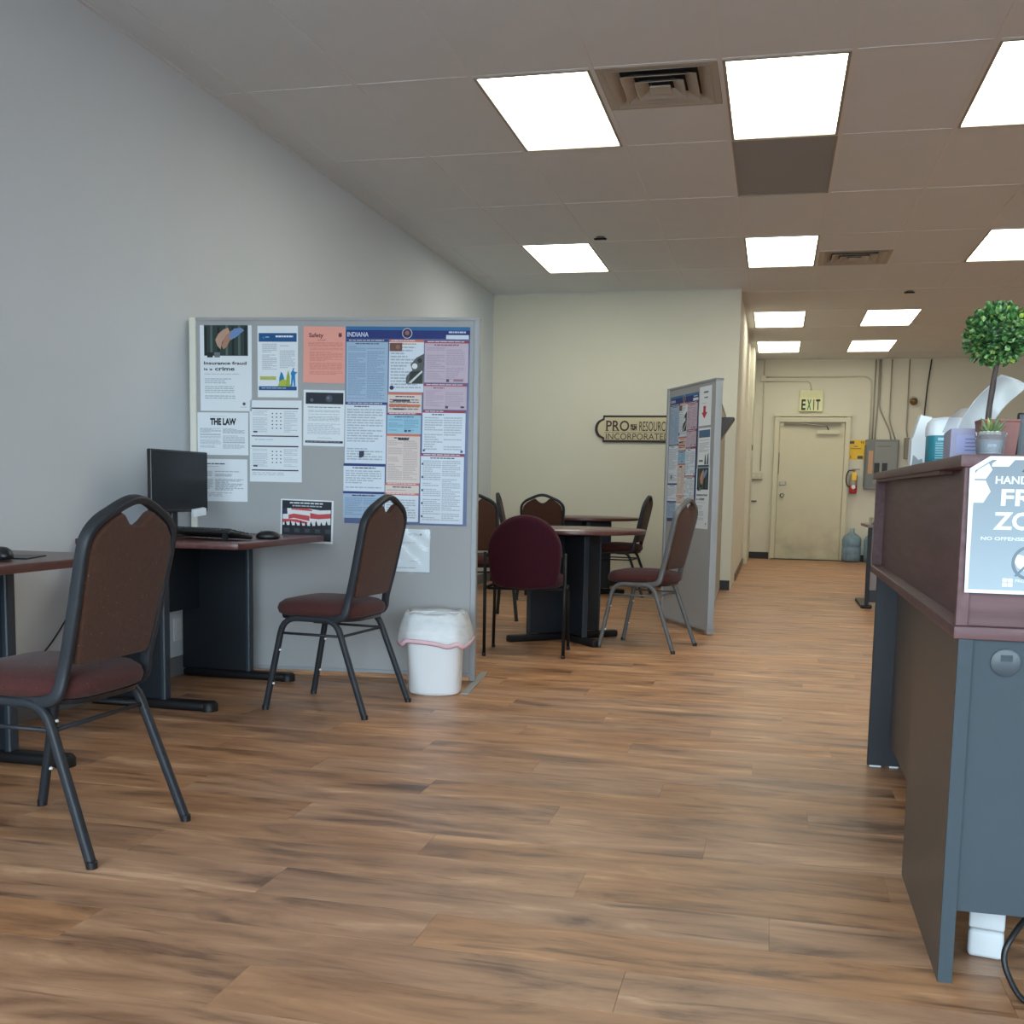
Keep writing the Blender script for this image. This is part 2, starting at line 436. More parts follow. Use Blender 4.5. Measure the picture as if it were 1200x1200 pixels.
struct(MB().box((-30, -40, -.2), (30, YF-.15, -.05)).build('trim_9', mat('concrete_pavement', (168, 168, 166), .9, var=.1)), 'pavement outside the shop front')

# baseboards
struct(MB().box((XL, YB-.012, 0), (XH-.005, YB, .10), .003).build('baseboard_back', COVE), 'black cove base along the back wall')
struct(MB().box((XH, 12.6, 0), (XH+.012, 15.7, .085), .003).build('baseboard_hall', BROWNB), 'brown cove base of the passage')
struct(MB().box((-.355, YE-.012, 0), (-.06, YE, .10), .003).build('baseboard_far', COVE), 'black cove base left of the exit door')
struct(MB().box((1.06, YE-.012, 0), (XR, YE, .10), .003).build('baseboard_far_right', COVE))
struct(MB().box((XL, 0, 0), (XL+.012, YB, .10), .003).build('baseboard_left', mat('grey_cove_base', (120, 122, 122), .5)), 'grey cove base under the desks')

# ------------------------------------------------------------------ ceiling: slab, tiles, grid
ce = struct(MB().box((XL-.15, YF-.15, ZC+.05), (XR+.15, YE+.15, ZC+.3)).build('ceiling', TILE), 'suspended ceiling of grey tiles')
LIGHTS = {(-2, 0): 'bright square-looking fluorescent ceiling panel left of the large air vent',
          (0, 0): 'bright fluorescent ceiling panel directly above the dark grey ceiling panel',
          (2, 0): 'fluorescent ceiling panel cut by the right edge, nearest the camera',
          (-3, 6): 'lone fluorescent ceiling panel above the round tables near the left wall',
          (0, 6): 'fluorescent ceiling panel beside the smaller far air vent, on its left',
          (3, 6): 'fluorescent ceiling panel above the topiary, cut by the right edge',
          (0, 12): 'small far fluorescent panel on the hall side, nearer one of its pair',
          (2, 12): 'small far fluorescent panel right of the hall, nearer one of its pair',
          (0, 16): 'farthest fluorescent panel in front of the exit door on the hall side',
          (2, 16): 'farthest fluorescent panel above the electrical panel',
          (6, 0): 'added out-of-view fluorescent ceiling panel on the right, near row', (6, 6): 'added out-of-view fluorescent ceiling panel on the right, middle row',  # unseen panels of this column are added for extra illumination
          (6, 12): 'added out-of-view fluorescent ceiling panel on the right, far row'}
VENTS = {(-1, 0), (1, 7)}
c_lo = math.floor((XL-GX)/T); c_hi = math.ceil((XR-GX)/T)
rows = list(range(2*math.floor((YF-GY)/T/2), math.ceil((YE-GY)/T), 2))
tm = {}
def tile(x0, x1, y0, y1):
    k = (round(x1-x0, 3), round(y1-y0, 3))
    if k not in tm:
        t = bmesh.new(); bmesh.ops.create_cube(t, size=1)
        for v in t.verts: v.co = Vector((v.co.x*k[0], v.co.y*k[1], v.co.z*.02))
        me = bpy.data.meshes.new('ceiling_tile'); t.to_mesh(me); t.free(); me.materials.append(TILE); tm[k] = me
    link('ceiling_tile', tm[k], ce, ((x0+x1)/2, (y0+y1)/2, ZC+.0125))
for c in range(c_lo, c_hi):
    for r in rows:
        x0, x1 = max(GX+c*T, XL), min(GX+(c+1)*T, XR); y0, y1 = max(GY+r*T, YF), min(GY+(r+2)*T, YE)
        if x1-x0 < .02 or y1-y0 < .02: continue
        if y0 > YB and x1 < XH: continue
        if (c, r) in LIGHTS or (c, r) == (0, 2): continue
        if (c, r) in VENTS: tile(x0+.008, x1-.008, y0+T+.008, y1-.008); continue
        if (c, r+1) in VENTS: tile(x0+.008, x1-.008, y0+.008, y0+T-.008); continue
        tile(x0+.008, x1-.008, y0+.008, y1-.008)
for c in range(c_lo+1, c_hi):
    x = GX+c*T; MB().box((x-.012, YF, ZC), (x+.012, YB if x < XH else YE, ZC+.005)).build('grid_runner', GRID, ce)
for r in rows[1:]:
    y = GY+r*T; MB().box((XL if y < YB else XH, y-.012, ZC+.0005), (XR, y+.012, ZC+.005)).build('grid_cross_tee', GRID, ce)
for c, r in ((-1, 1), (1, 7)):
    MB().box((GX+c*T, GY+r*T-.012, ZC+.0005), (GX+(c+1)*T, GY+r*T+.012, ZC+.005)).build('grid_cross_tee', GRID, ce)
struct(MB().box((XL, 0, ZC-.004), (XL+.02, YB, ZC+.006)).build('trim_2', GRID), 'ceiling edge angle along the left wall')
struct(MB().box((XL, YB-.02, ZC-.004), (XH, YB, ZC+.006)).build('trim_3', GRID), 'ceiling edge angle along the back wall')

DIFF = emit('light_diffuser', LAMP_COL, LAMP); DIFF2 = emit('light_diffuser_dimmed', (1.0, .96, .80), LAMP*.72)
LFR = mat('light_frame', (150, 146, 138), .5)
def ring(mb, x0, x1, y0, y1, z0, z1, wd):
    mb.box((x0, y0, z0), (x0+wd, y1, z1)); mb.box((x1-wd, y0, z0), (x1, y1, z1))
    mb.box((x0+wd, y0, z0), (x1-wd, y0+wd, z1)); mb.box((x0+wd, y1-wd, z0), (x1-wd, y1, z1))
l0 = None
for (c, r), lab in LIGHTS.items():
    lx, ly = GX+(c+.5)*T, GY+(r+1)*T
    if l0 is None:
        l0 = thing('ceiling_light', lab, 'ceiling light', (lx, ly, ZC), 0, 'fluorescent ceiling panels')
        f = MB(); ring(f, -T/2+.012, T/2-.012, -T+.012, T-.012, -.002, .03, .015); f.build('frame', LFR, l0)
        MB().box((-T/2+.026, -T+.026, .006), (T/2-.026, T-.026, .012)).build('diffuser', DIFF, l0)
        MB().box((-T/2+.02, -T+.02, .02), (T/2-.02, T-.02, .045)).build('housing', GREYM, l0)
    else:
        lo = dup(l0, (lx, ly, ZC), 0, lab)
        if r >= 12:                       # far fixtures given weaker emission to tone down the hall end
            for q in lo.children:
                if q.name.startswith('diffuser'): q.data = q.data.copy(); q.data.materials[0] = DIFF2
for x, y, lab in ((-1.45, 8.90, 'small dark fitting in the ceiling beside the light above the round tables'), (1.21, 11.64, 'small dark fitting in the ceiling between the far air vent and the far lights')):
    t = thing('ceiling_fitting', lab, 'ceiling fitting', (x, y, ZC))
    MB().lathe([(.035, .0), (.032, -.006), (.02, -.010)], 20).build('rosette', GREYM, t, 40)
    MB().box((-.05, -.012, -.022), (.05, .012, -.008), .004).build('bar', BLACKM, t)
# dark grey panel
t = thing('ceiling_panel', 'dark grey unlit panel set in the ceiling between two lights', 'ceiling panel', (GX+.5*T, GY+3*T, ZC))
MB().box((-T/2+.012, -T+.012, .004), (T/2-.012, T-.012, .02)).build('panel', mat('dark_grey_panel', (148, 152, 156), .8, var=.03), t)
f = MB(); ring(f, -T/2+.008, T/2-.008, -T+.008, T-.008, -.001, .01, .01); f.build('frame', LFR, t)
# air vents: nested square cones
VENTM = mat('vent_enamel', (172, 166, 156), .5, var=.03); DARKV = mat('vent_dark', (30, 32, 36), .8)
def vent(c, r, label):
    t = thing('air_vent', label, 'air vent', (GX+(c+.5)*T, GY+(r+.5)*T, ZC), 0, 'ceiling air diffusers')
    h = T/2-.014
    MB().box((-h, -h, .028), (h, h, .034)).build('duct', DARKV, t)
    f = MB(); ring(f, -h, h, -h, h, 0, .006, .05); f.build('frame', VENTM, t)
    for a, b, z0, z1 in ((.195, .258, -.004, .026), (.130, .188, -.008, .022), (.066, .122, -.012, .018)):
        m = MB()
        def P(rr, z): return [(-rr, -rr, z), (rr, -rr, z), (rr, rr, z), (-rr, rr, z)]
        A, B, C_, D_ = P(a, z1), P(b, z0), P(b-.004, z0-.002), P(a-.004, z1-.002)
        for i in range(4):
            j = (i+1) % 4
            m.quad(A[i], A[j], B[j], B[i]); m.quad(B[i], B[j], C_[j], C_[i]); m.quad(C_[i], C_[j], D_[j], D_[i]); m.quad(D_[i], D_[j], A[j], A[i])
        m.build('louver', VENTM, t)
    MB().box((-.052, -.052, -.016), (.052, .052, -.006), .004).build('centre_plate', VENTM, t)
    m = MB()
    for a in (-1, 1):
        for b in (-1, 1): m.box((a*.045-.004, b*.045-.004, -.008), (a*.045+.004, b*.045+.004, .03))
    m.build('bracket', DARKV, t)['kind'] = 'stuff'
vent(-1, 0, 'large square air vent between the two nearest lights')
vent(1, 7, 'smaller-looking far air vent to the right of a ceiling light')

# ------------------------------------------------------------------ banquet chairs
def yb(z): return -.148-.22*(z-.50)       # back plane
def make_chair(label, framem):
    t = thing('banquet_chair', label, 'chair', group='banquet chairs')
    # seat cushion
    m = MB(); prof = [(.90, .418), (1.0, .428), (1.03, .447), (1.0, .468), (.90, .484), (.62, .497), (.25, .502)]
    m.lathe(prof, 36, (0, .035, 0), .192, .212, 0, .58); m.build('seat', CHAIRSEAT, t, True)
    m = MB(); m.lathe([(.93, .405), (.95, .419)], 36, (0, .035, 0), .192, .212, 0, .58); m.build('seat_pan', BLACK, t)
    # back: planar outline in (x, z), laid on the reclined plane
    ang = math.atan(.22)
    Mb = Matrix(((1, 0, 0, 0), (0, -math.sin(ang), -math.cos(ang), yb(0)), (0, math.cos(ang), -math.sin(ang), 0), (0, 0, 0, 1)))
    k = 1/math.cos(ang)
    half = [(.150, .512), (.166, .525), (.176, .62), (.186, .74), (.189, .80), (.180, .842), (.150, .873), (.108, .895), (.074, .9105), (.060, .905), (.036, .884), (.016, .8735), (0., .871)]
    half = [(x*.94, z) for x, z in half]
    poly = [(x, z*k) for x, z in half]+[(-x, z*k) for x, z in reversed(half[:-1])]
    MB().prism(poly, -.016, .018, Mb, .009, 3).build('backrest', CHAIRFAB, t, 40)
    fr = [(.178, .02, .412), (.186, -.075, .415), (.188, -.128, .436), (.189, yb(.50)+.004, .50), (.193, yb(.60), .60), (.198, yb(.74), .74), (.201, yb(.81), .81), (.193, yb(.852), .852),
          (.158, yb(.888), .888), (.105, yb(.913), .913), (.055, yb(.933), .933), (.018, yb(.942), .942)]
    fr = [(x*(1 if z < .45 else .945), y, z) for x, y, z in fr]
    pth = smoothpath([(x, y, z) for x, y, z in fr]+[(-x, y, z) for x, y, z in reversed(fr)], 4)
    MB().tube(pth, .0115, 12, .0170, roundpow=.55).build('back_frame', framem, t, 50)
    for sx in (-1, 1):
        f = fillet([(sx*.207, .252, .004), (sx*.190, .168, .412), (sx*.186, .03, .412)], .07)
        MB().tube(f, .0125, 10, .0125, roundpow=.6).build('leg', framem, t, 50)
        f = fillet([(sx*.214, -.243, .004), (sx*.190, -.092, .412), (sx*.186, .03, .412)], .07)
        MB().tube(f, .0125, 10, .0125, roundpow=.6).build('leg', framem, t, 50)
        MB().tube([(sx*.193, .181, .345), (sx*.192, -.116, .345)], .006, 8).build('stretcher', framem, t, True)
        for z in (.12, .27): MB().lathe([(.0055, -.004), (.006, 0), (.004, .004)], 10, (sx*(.207-.017*z/.408), .252-.084*z/.408-.014, z)).build('stacking_bumper', WHITEP, t, True)
        for y, z, x in ((.252, 0, .207), (-.243, 0, .214)):
            MB().lathe([(.0145, 0), (.0145, .018), (.0125, .02)], 12, (sx*x, y, 0)).build('foot_cap', BLACK, t, 40)
    MB().tube([(-.196, -.117, .345), (.196, -.117, .345)], .006, 8).build('stretcher', framem, t, True)
    return t
ch = make_chair('rust-brown banquet chair nearest the camera with light flecks, back to the room', FRAME)
ch.location = (-1.897, 2.607, 0); ch.rotation_euler = (0, 0, math.radians(87.5))
dup(ch, (-1.876, 4.53, 0), math.radians(83.4), 'brown banquet chair beside the white wastebasket, facing the desk with a monitor')
ch3 = make_chair('banquet chair with silver-grey frame standing before the angled notice partition', FRAME2)
ch3.location = (-.752, 6.93, 0); ch3.rotation_euler = (0, 0, math.radians(76))
dup(ch, (-1.40, 10.42, 0), math.radians(86), 'far banquet chair on the right side of the farther round table')
dup(ch, (-2.02, 9.72, 0), math.radians(4), 'dark banquet chair seen squarely from behind at the farther round table')
dup(ch, (-2.16, 8.02, 0), math.radians(-148), 'brown banquet chair partly hidden by the large notice partition edge')
dup(ch, (-2.38, 10.35, 0), math.radians(-80), 'banquet chair seen edge-on at the back, only a sliver of its back showing')

# burgundy round-back chair
t = thing('guest_chair', 'burgundy upholstered chair with a round back and thin black legs', 'chair', (-1.43, 6.42, 0), math.radians(6))
m = MB(); m.lathe([(.86, .405), (1.0, .42), (1.03, .445), (1.0, .47), (.85, .485), (.4, .495)], 36, (0, .02, 0), .215, .215, 0, .7); m.build('seat', BURG, t, True)
pts = [(x*1.0, z) for x, z in arc((0, .63), .218, -.35, PI+.35, 28)]
pts = [(.205, .50)]+pts[2:-2]+[(-.205, .50), (-.19, .44), (-.12, .415), (0, .408), (.12, .415), (.19, .44)]
Mb = Matrix(((1, 0, 0, 0), (0, -.12, -.993, -.15), (0, .993, -.12, 0), (0, 0, 0, 1)))
MB().prism(pts, -.03, .035, Mb, .028, 4).build('backrest', BURG, t, 60)
for sx in (-1, 1):
    MB().tube([(sx*.236, -.205, .62), (sx*.236, -.200, .012)], .010, 10).build('leg', BLACKM, t, True)
    MB().tube(fillet([(sx*.236, .175, .012), (sx*.228, .155, .405), (sx*.236, -.20, .405)], .05), .010, 10).build('leg', BLACKM, t, True)
    for y in (-.200, .175): MB().lathe([(.0125, 0), (.0125, .014), (.0105, .018)], 12, (sx*.236, y, 0)).build('foot_cap', BLACK, t, True)
    MB().tube([(sx*.236, -.205, .60), (sx*.19, -.205, .60)], .008, 8).build('back_bracket', BLACKM, t, True)
MB().tube([(-.23, .10, .398), (.23, .10, .398)], .008, 8).build('seat_rail', BLACKM, t, True)
MB().tube([(-.23, -.12, .398), (.23, -.12, .398)], .008, 8).build('seat_rail', BLACKM, t, True)

# ------------------------------------------------------------------ round tables
def round_table(label, loc, rz, r=.535, dx=0.):
    t = thing('round_table', label, 'table', loc, rz, 'round meeting tables')
    MB().lathe([(r-.012, .712), (r-.002, .716), (r, .726), (r-.002, .736), (r-.008, .740)], 64, (dx*math.cos(rz), -dx*math.sin(rz), 0)).build('table_top', DARKM, t, 40)
    for k in range(4):
        a = k*PI/2; R_ = Matrix.Rotation(a, 3, 'Z')
        MB().box((.0, -.014, .05), (.265, .014, .70), .004, 2, R_).build('base_panel', NAVY, t)
        MB().box((.0, -.028, .0), (.42, .028, .045), .012, 3, R_).build('foot', BLACKM, t, 40)
        MB().box((.262, -.018, .04), (.274, .018, .70), .003, 1, R_).build('panel_edge', mat('slate_edge', (40, 49, 58), .45), t)
    MB().box((-.22, -.22, .70), (.22, .22, .714)).build('mounting_plate', BLACKM, t)
    return t
round_table('nearer round table with a blue-black cross base behind the burgundy chair', (-1.335, 7.09, 0), math.radians(41.2), .475, .055)
round_table('farther round table seen edge-on just below the carved sign', (-1.78, 10.35, 0), math.radians(20), .53)

# ------------------------------------------------------------------ computer desks along the left wall
def desk(label, y0, y1, legs, chamfer):
    t = thing('computer_desk', label, 'desk', (XL, y0, 0), 0, 'computer desks by the left wall')
    L = y1-y0; D = .79
    cx, cy = chamfer
    poly = [(.005, 0), (D-cx, 0), (D-cx*.25, cy*.25), (D, cy), (D, L-.05), (D-.05, L), (.005, L)]
    MB().prism(poly, .712, .74, None, .004).build('desk_top', DARKM, t, 40)
    for y in legs:
        y -= y0
        MB().box((.02, y-.015, .04), (.395, y+.015, .712), .004).build('leg_panel', NAVY, t)
        MB().box((.375, y-.024, .03), (.402, y+.024, .712), .008).build('leg_edge', mat('slate_edge', (40, 49, 58), .45), t)
        m = MB(); m.box((.03, y-.035, 0), (.60, y+.035, .042), .016, 3); m.lathe([(.036, 0), (.036, .03), (.026, .042)], 20, (.60, y, 0)); m.build('foot', BLACKM, t, 40)
    yy = [q-y0 for q in legs]
    MB().box((.10, yy[0]+.015, .36), (.118, yy[1]-.015, .70)).build('modesty_panel', NAVY, t)
    return t
desk('mahogany-topped desk in the near left corner, cut by the left edge', 2.45, 3.34, (2.56, 3.245), (.10, .30))
desk('mahogany-topped desk carrying the monitor, against the notice partition', 4.17, 5.10, (4.245, 5.035), (.06, .05))

# monitor facing the chair
t = thing('monitor', 'black computer monitor on the desk by the left wall', 'monitor', (-2.735, 4.65, .74), 0)
MB().box((-.012, -.25, .112), (.012, .25, .40), .005).build('bezel', BLACK, t)
MB().box((.0115, -.24, .126), (.0128, .24, .392)).build('screen', mat('dark_screen', (24, 30, 36), .22, var=.05, spec=.25), t)
MB().box((-.05, -.11, .17), (-.011, .11, .34), .015).build('back_shell', BLACK, t)
MB().box((-.045, -.025, .0), (-.02, .025, .22), .006).build('neck', BLACK, t)
MB().lathe([(.12, 0), (.12, .006), (.10, .012)], 32, (-.02, 0, 0), .8, 1).build('foot_plate', BLACK, t, 40)
MB().lathe([(.003, -.001), (.003, .001)], 10, (.0128, .0, .119)).build('logo_dot', CHROME, t)
tg = tag(MB().box((-.012, -.035, -.018), (.012, .035, .018), .003).build('paper_tag', PAPER, None, loc=(-2.700, 4.77, .850), rot=(0.15, .2, -.4)), 'small white tag stuck to the lower corner of the monitor', 'tag')

# keyboard with raised feet, mouse and pad on that desk
t = thing('keyboard', 'black keyboard tilted up on its feet in front of the monitor', 'keyboard', (-2.47, 4.44, .74), math.radians(163))
Rk = Matrix.Rotation(math.radians(11), 3, 'X')
MB().box((-.20, -.075, .016), (.20, .075, .036), .008, 3, Rk).build('case', BLACK, t, 40)
KEY = mat('black_keys', (38, 39, 42), .5)
km = MB().box((-.008, -.007, 0), (.008, .007, .009), .002, 1); k0 = km.build('key', KEY, t)
first = True
for j in range(5):
    for i in range(19):
        p = Rk @ Vector((-.178+i*.0198, -.052+j*.026, .035))
        if first: k0.location = p; k0.rotation_euler = (math.radians(11), 0, 0); first = False
        else:
            c = k0.copy(); COL.objects.link(c); c.location = p
for sx in (-1, 1): MB().box((sx*.17-.012, .055, 0), (sx*.17+.012, .068, .032)).build('foot', BLACK, t)
def mouse(label, loc, rz):
    t = thing('computer_mouse', label, 'mouse', loc, rz, 'black computer mice')
    MB().lathe([(.8, 0), (1, .006), (.98, .016), (.82, .028), (.45, .036), (.1, .038)], 24, (0, 0, 0), .031, .055).build('body', BLACK, t, True)
    MB().box((-.0035, .02, .030), (.0035, .036, .0375), .002).build('scroll_wheel', GREYM, t)
def pad(label, loc, rz):
    return tag(MB().box((-.10, -.085, 0), (.10, .085, .004), .0015).build('mouse_pad', BLACK, None, loc=loc, rot=(0, 0, rz)), label, 'mouse pad')
mouse('black computer mouse on the monitor desk beside the keyboard', (-2.255, 4.60, .740), 1.9)
pad('black mouse pad on the near left desk', (-2.40, 3.02, .74), .3)
mouse('black computer mouse on the near left desk, at the frame edge', (-2.315, 2.90, .744), .9)

# outlet and cable on the left wall
t = thing('wall_outlet', 'white outlet plate low on the left wall between the desk legs', 'outlet', (XL, 5.0, .24))
MB().box((0, -.036, -.058), (.006, .036, .058), .002).build('plate', WHITEP, t)
for z in (-.024, .024): MB().box((.004, -.016, z-.014), (.008, .016, z+.014), .003).build('socket', CREAM, t)
c = MB().tube(smoothpath([(XL+.03, 4.45, .70), (XL+.02, 4.25, .56), (XL+.02, 4.13, .45), (XL+.02, 4.00, .33), (XL+.02, 3.90, .26), (XL+.03, 3.72, .16), (XL+.04, 3.5, .05), (XL+.06, 3.42, .006)], 6), .0035, 6).build('power_cable', BLACK, None, True)
tag(c, 'thin black cable hanging in a curve against the left wall', 'cable')

# ------------------------------------------------------------------ notice partitions
class Plane:
    """board plane: u along the board, v = height, n = out of its face"""
    def __init__(s, L, R_):
        s.L = Vector((L[0], L[1], 0)); d = Vector((R_[0]-L[0], R_[1]-L[1], 0)); s.len = d.length; s.d = d.normalized()
        s.n = Vector((s.d.y, -s.d.x, 0)); s.rz = math.atan2(s.d.y, s.d.x)
    def mat(s, u, v, out):
        p = s.L+s.d*u+Vector((0, 0, v))+s.n*out
        return Matrix(((s.d.x, 0, s.n.x, p.x), (s.d.y, 0, s.n.y, p.y), (0, 1, 0, p.z), (0, 0, 0, 1)))
def partition(label, pl, h, face, leftpost, foot=True, near=True):
    t = thing('partition', label, 'partition', pl.L, pl.rz, 'freestanding partitions'); L = pl.len
    MB().box((.002, -.0, .035), (L-.02, .045, h-.012), .001).build('fabric_panel', face, t)
    MB().box((-.002, -.006, .03), (L, .052, .05), .003).build('bottom_rail', ALU, t)
    MB().box((-.002, -.006, h-.018), (L, .052, h), .004).build('top_rail', ALU if leftpost is ALU else FELT, t)
    MB().box((L-.030, -.004, 0.008), (L, .046, h), .005).build('end_post', ALU, t)
    if near: MB().box((-.032, -.010, 0.008), (.004, .056, h), .006).build('end_post', leftpost, t)
    if foot:
        m = MB(); m.box((L-.012, -.33, 0), (L+.024, .30, .007), .002); m.build('foot_plate', mat('grey_foot', (150, 152, 150), .45), t)
        MB().box((.03, -.06, 0), (.09, .10, .008), .002).build('foot_plate', mat('grey_foot', (150, 152, 150), .45), t)
    return t
P1 = Plane((-2.915, 5.134), (-1.454, 5.30))
partition('large grey fabric partition covered in notices beside the left wall', P1, 1.83, FELT, CREAM)
P2 = Plane((-.808, 8.415), (-.415, 7.623))
partition('narrow angled grey partition with notices by the passage', P2, 1.77, FELT, ALU, False)
P3 = Plane((-.445, 7.86), (-.515, 11.27))
partition('tan partition running back towards the wall behind the angled one', P3, 1.77, TANF, ALU, False, False)

# posters ------------------------------------------------------------------
def notice(name, label, pl, u0, v1, wd, ht, items, paper=PAPER, out=.0015, group='notices on the partitions', tilt=0.):
    """paper with its upper left corner at (u0, v1) on the board; items use 0..1 coordinates, y down"""
    t = MB(); t.box((0, -ht, 0), (wd, 0, .0006))
    o = t.build(name, paper); o.matrix_world = pl.mat(u0, v1, out) @ Matrix.Rotation(tilt, 4, 'Z')
    tag(o, label, 'poster' if name == 'poster' else 'notice', group)
    z = .0008; by = {}
    def X(x): return x*wd
    def Y(y): return -y*ht
    for it in items:
        k = it[0]
        if k == 'R':            # filled rectangle
            _, x0, y0, x1, y1, c = it[:6]; nm = it[6] if len(it) > 6 else 'printed_block'
            m = MB(); m.quad((X(x0), Y(y1), z), (X(x1), Y(y1), z), (X(x1), Y(y0), z), (X(x0), Y(y0), z)); m.build(nm, ink(c), o, recalc=False); z += .00007
        elif k == 'P':          # polygon
            _, pts, c = it[:3]; nm = it[3] if len(it) > 3 else 'printed_shape'
            m = MB(); f = m.bm.faces.new([m.bm.verts.new((X(x), Y(y), z)) for x, y in pts]); f.normal_update()
            if f.normal.z < 0: f.normal_flip()
            m.build(nm, ink(c), o, recalc=False); z += .00007
        elif k == 'C':          # disc
            _, x, y, r, c = it
            m = MB(); m.bm.faces.new([m.bm.verts.new((X(x)+r*math.cos(a*PI/12), Y(y)+r*math.sin(a*PI/12), z)) for a in range(24)]); m.build('printed_emblem', ink(c), o, recalc=False); z += .00007
        elif k == 'L':          # block of n small text lines
            _, x0, y0, x1, y1, n, c = it[:7]; dens = it[7] if len(it) > 7 else .42
            m = MB(); rnd = random.Random(int(x0*1000+y0*777+n)); dy = (y1-y0)/n
            for i in range(n):
                if rnd.random() < .06: continue
                yy = y0+i*dy; xe = x0+(x1-x0)*(1 if rnd.random() < .65 else rnd.uniform(.45, .95)); xx = x0
                while xx < xe:
                    wl = (x1-x0)*rnd.uniform(.06, .2); xb = min(xx+wl, xe)
                    m.quad((X(xx), Y(yy+dy*dens), z), (X(xb), Y(yy+dy*dens), z), (X(xb), Y(yy), z), (X(xx), Y(yy), z)); xx = xb+(x1-x0)*.022
            m.build('printed_text', ink(c), o, recalc=False)['kind'] = 'stuff'; z += .00007
        elif k == 'T':          # lettering, baseline y, cap height as fraction of the height
            _, s, x, y, h, x1, c = it[:7]; bold = it[7] if len(it) > 7 else 0.
            me = text_mesh(s, h*ht, None if x1 is None else X(x1)-X(x), bold, .00005)
            me.materials.append(ink(c)); link('lettering', me, o, (X(x), Y(y), z+.0001))
            z += .00012
    return o
G1 = (168, 176, 184); G2 = (184, 191, 199); DK = (52, 58, 66)
# insurance fraud poster
def fraud_items():
    it = [('R', .08, .0, .93, .355, (44, 60, 58), 'photo')]
    for i, x in enumerate((.09, .20, .34, .50, .62, .74, .86)):
        it.append(('R', x, .0 if i % 2 else .02, x+.045, .35, (86, 100, 98) if i % 2 else (22, 30, 30), 'photo_bars'))
    it += [('P', [(.36, .10), (.46, .05), (.55, .03), (.58, .08), (.50, .13), (.43, .20), (.40, .28), (.34, .24), (.30, .17)], (186, 150, 128), 'photo_hand'),
           ('P', [(.42, .24), (.50, .12), (.62, .06), (.72, .09), (.66, .15), (.58, .18), (.52, .25), (.46, .28)], (170, 128, 104), 'photo_hand'),
           ('P', [(.56, .12), (.66, .04), (.80, .03), (.86, .06), (.78, .10), (.70, .14), (.60, .17)], (110, 140, 186), 'photo_sleeve'),
           ('R', .14, .315, .25, .375, (30, 36, 38)), ('R', .28, .315, .39, .375, (110, 118, 120)),
           ('T', 'Insurance fraud', .075, .458, .036, .90, DK, .035), ('T', 'is a', .075, .525, .030, .24, DK, .035), ('T', 'crime', .29, .527, .045, .67, DK, .035),
           ('L', .08, .565, .78, .580, 1, G1), ('L', .09, .62, .60, .69, 3, G1), ('L', .09, .71, .66, .80, 4, G1), ('L', .09, .82, .68, .87, 2, G1),
           ('C', .85, .915, .008, (90, 96, 100)), ('L', .78, .95, .94, .965, 1, G1)]
    return it
notice('poster', 'tall white insurance fraud poster with hands behind bars, top left of the large partition', P1, .060-.035, 1.791, .274, .431, fraud_items())
notice('notice', 'white notice headed THE LAW under the insurance fraud poster', P1, .027-.02, 1.352, .272, .216,
       [('L', .25, .085, .76, .105, 1, G1), ('T', 'THE LAW', .25, .285, .145, .76, (28, 32, 40), .075), ('L', .05, .325, .95, .34, 1, G1), ('L', .05, .37, .46, .52, 7, G1, .6), ('L', .50, .37, .93, .50, 6, G1, .6),
        ('L', .05, .56, .46, .84, 10, G2, .6), ('L', .50, .54, .93, .86, 11, G2, .6), ('R', .05, .52, .46, .535, G1), ('R', .5, .7, .93, .715, G1)])
notice('notice', 'plain white text notice behind the monitor, lowest of the left column', P1, .022-.02, 1.115, .270, .217,
       [('L', .10, .10, .62, .13, 1, DK, .8), ('L', .18, .17, .56, .20, 1, G1), ('L', .05, .25, .30, .42, 5, G1, .6), ('L', .36, .25, .88, .42, 5, G1, .6), ('L', .05, .47, .32, .72, 7, G1, .6), ('L', .36, .47, .92, .75, 8, G1, .6), ('L', .04, .79, .94, .9, 3, G1)])
BL = (24, 82, 134)
notice('poster', 'white poster with blue bands and blue and green figures in the corner', P1, .360-.03, 1.788, .212, .357,
       [('R', .03, .10, .97, .222, BL), ('L', .45, .135, .88, .165, 1, (225, 232, 240), .8), ('L', .45, .18, .82, .2, 1, (200, 212, 225), .6), ('C', .15, .165, .006, (60, 120, 170)), ('L', .2, .15, .34, .18, 1, (180, 200, 220)),
        ('L', .12, .25, .48, .62, 17, G1), ('L', .55, .25, .93, .60, 15, G1), ('R', .06, .705, .46, .755, (176, 184, 96)), ('L', .1, .72, .42, .74, 1, (90, 96, 40)),
        ('P', [(.53, .84), (.54, .72), (.58, .64), (.62, .66), (.66, .73), (.66, .84)], (36, 120, 170)), ('P', [(.50, .845), (.55, .77), (.66, .74), (.78, .78), (.84, .845)], (170, 186, 70)),
        ('P', [(.70, .84), (.72, .70), (.76, .62), (.80, .70), (.80, .84)], (150, 170, 60)), ('P', [(.82, .84), (.84, .70), (.82, .66), (.88, .605), (.92, .64), (.99, .645), (.93, .68), (.94, .84), (.90, .84), (.88, .74), (.86, .84)], (30, 128, 186)),
        ('C', .89, .60, .0045, (30, 128, 186)), ('R', .03, .845, .97, .90, BL), ('L', .1, .865, .85, .88, 1, (200, 212, 225), .6)])
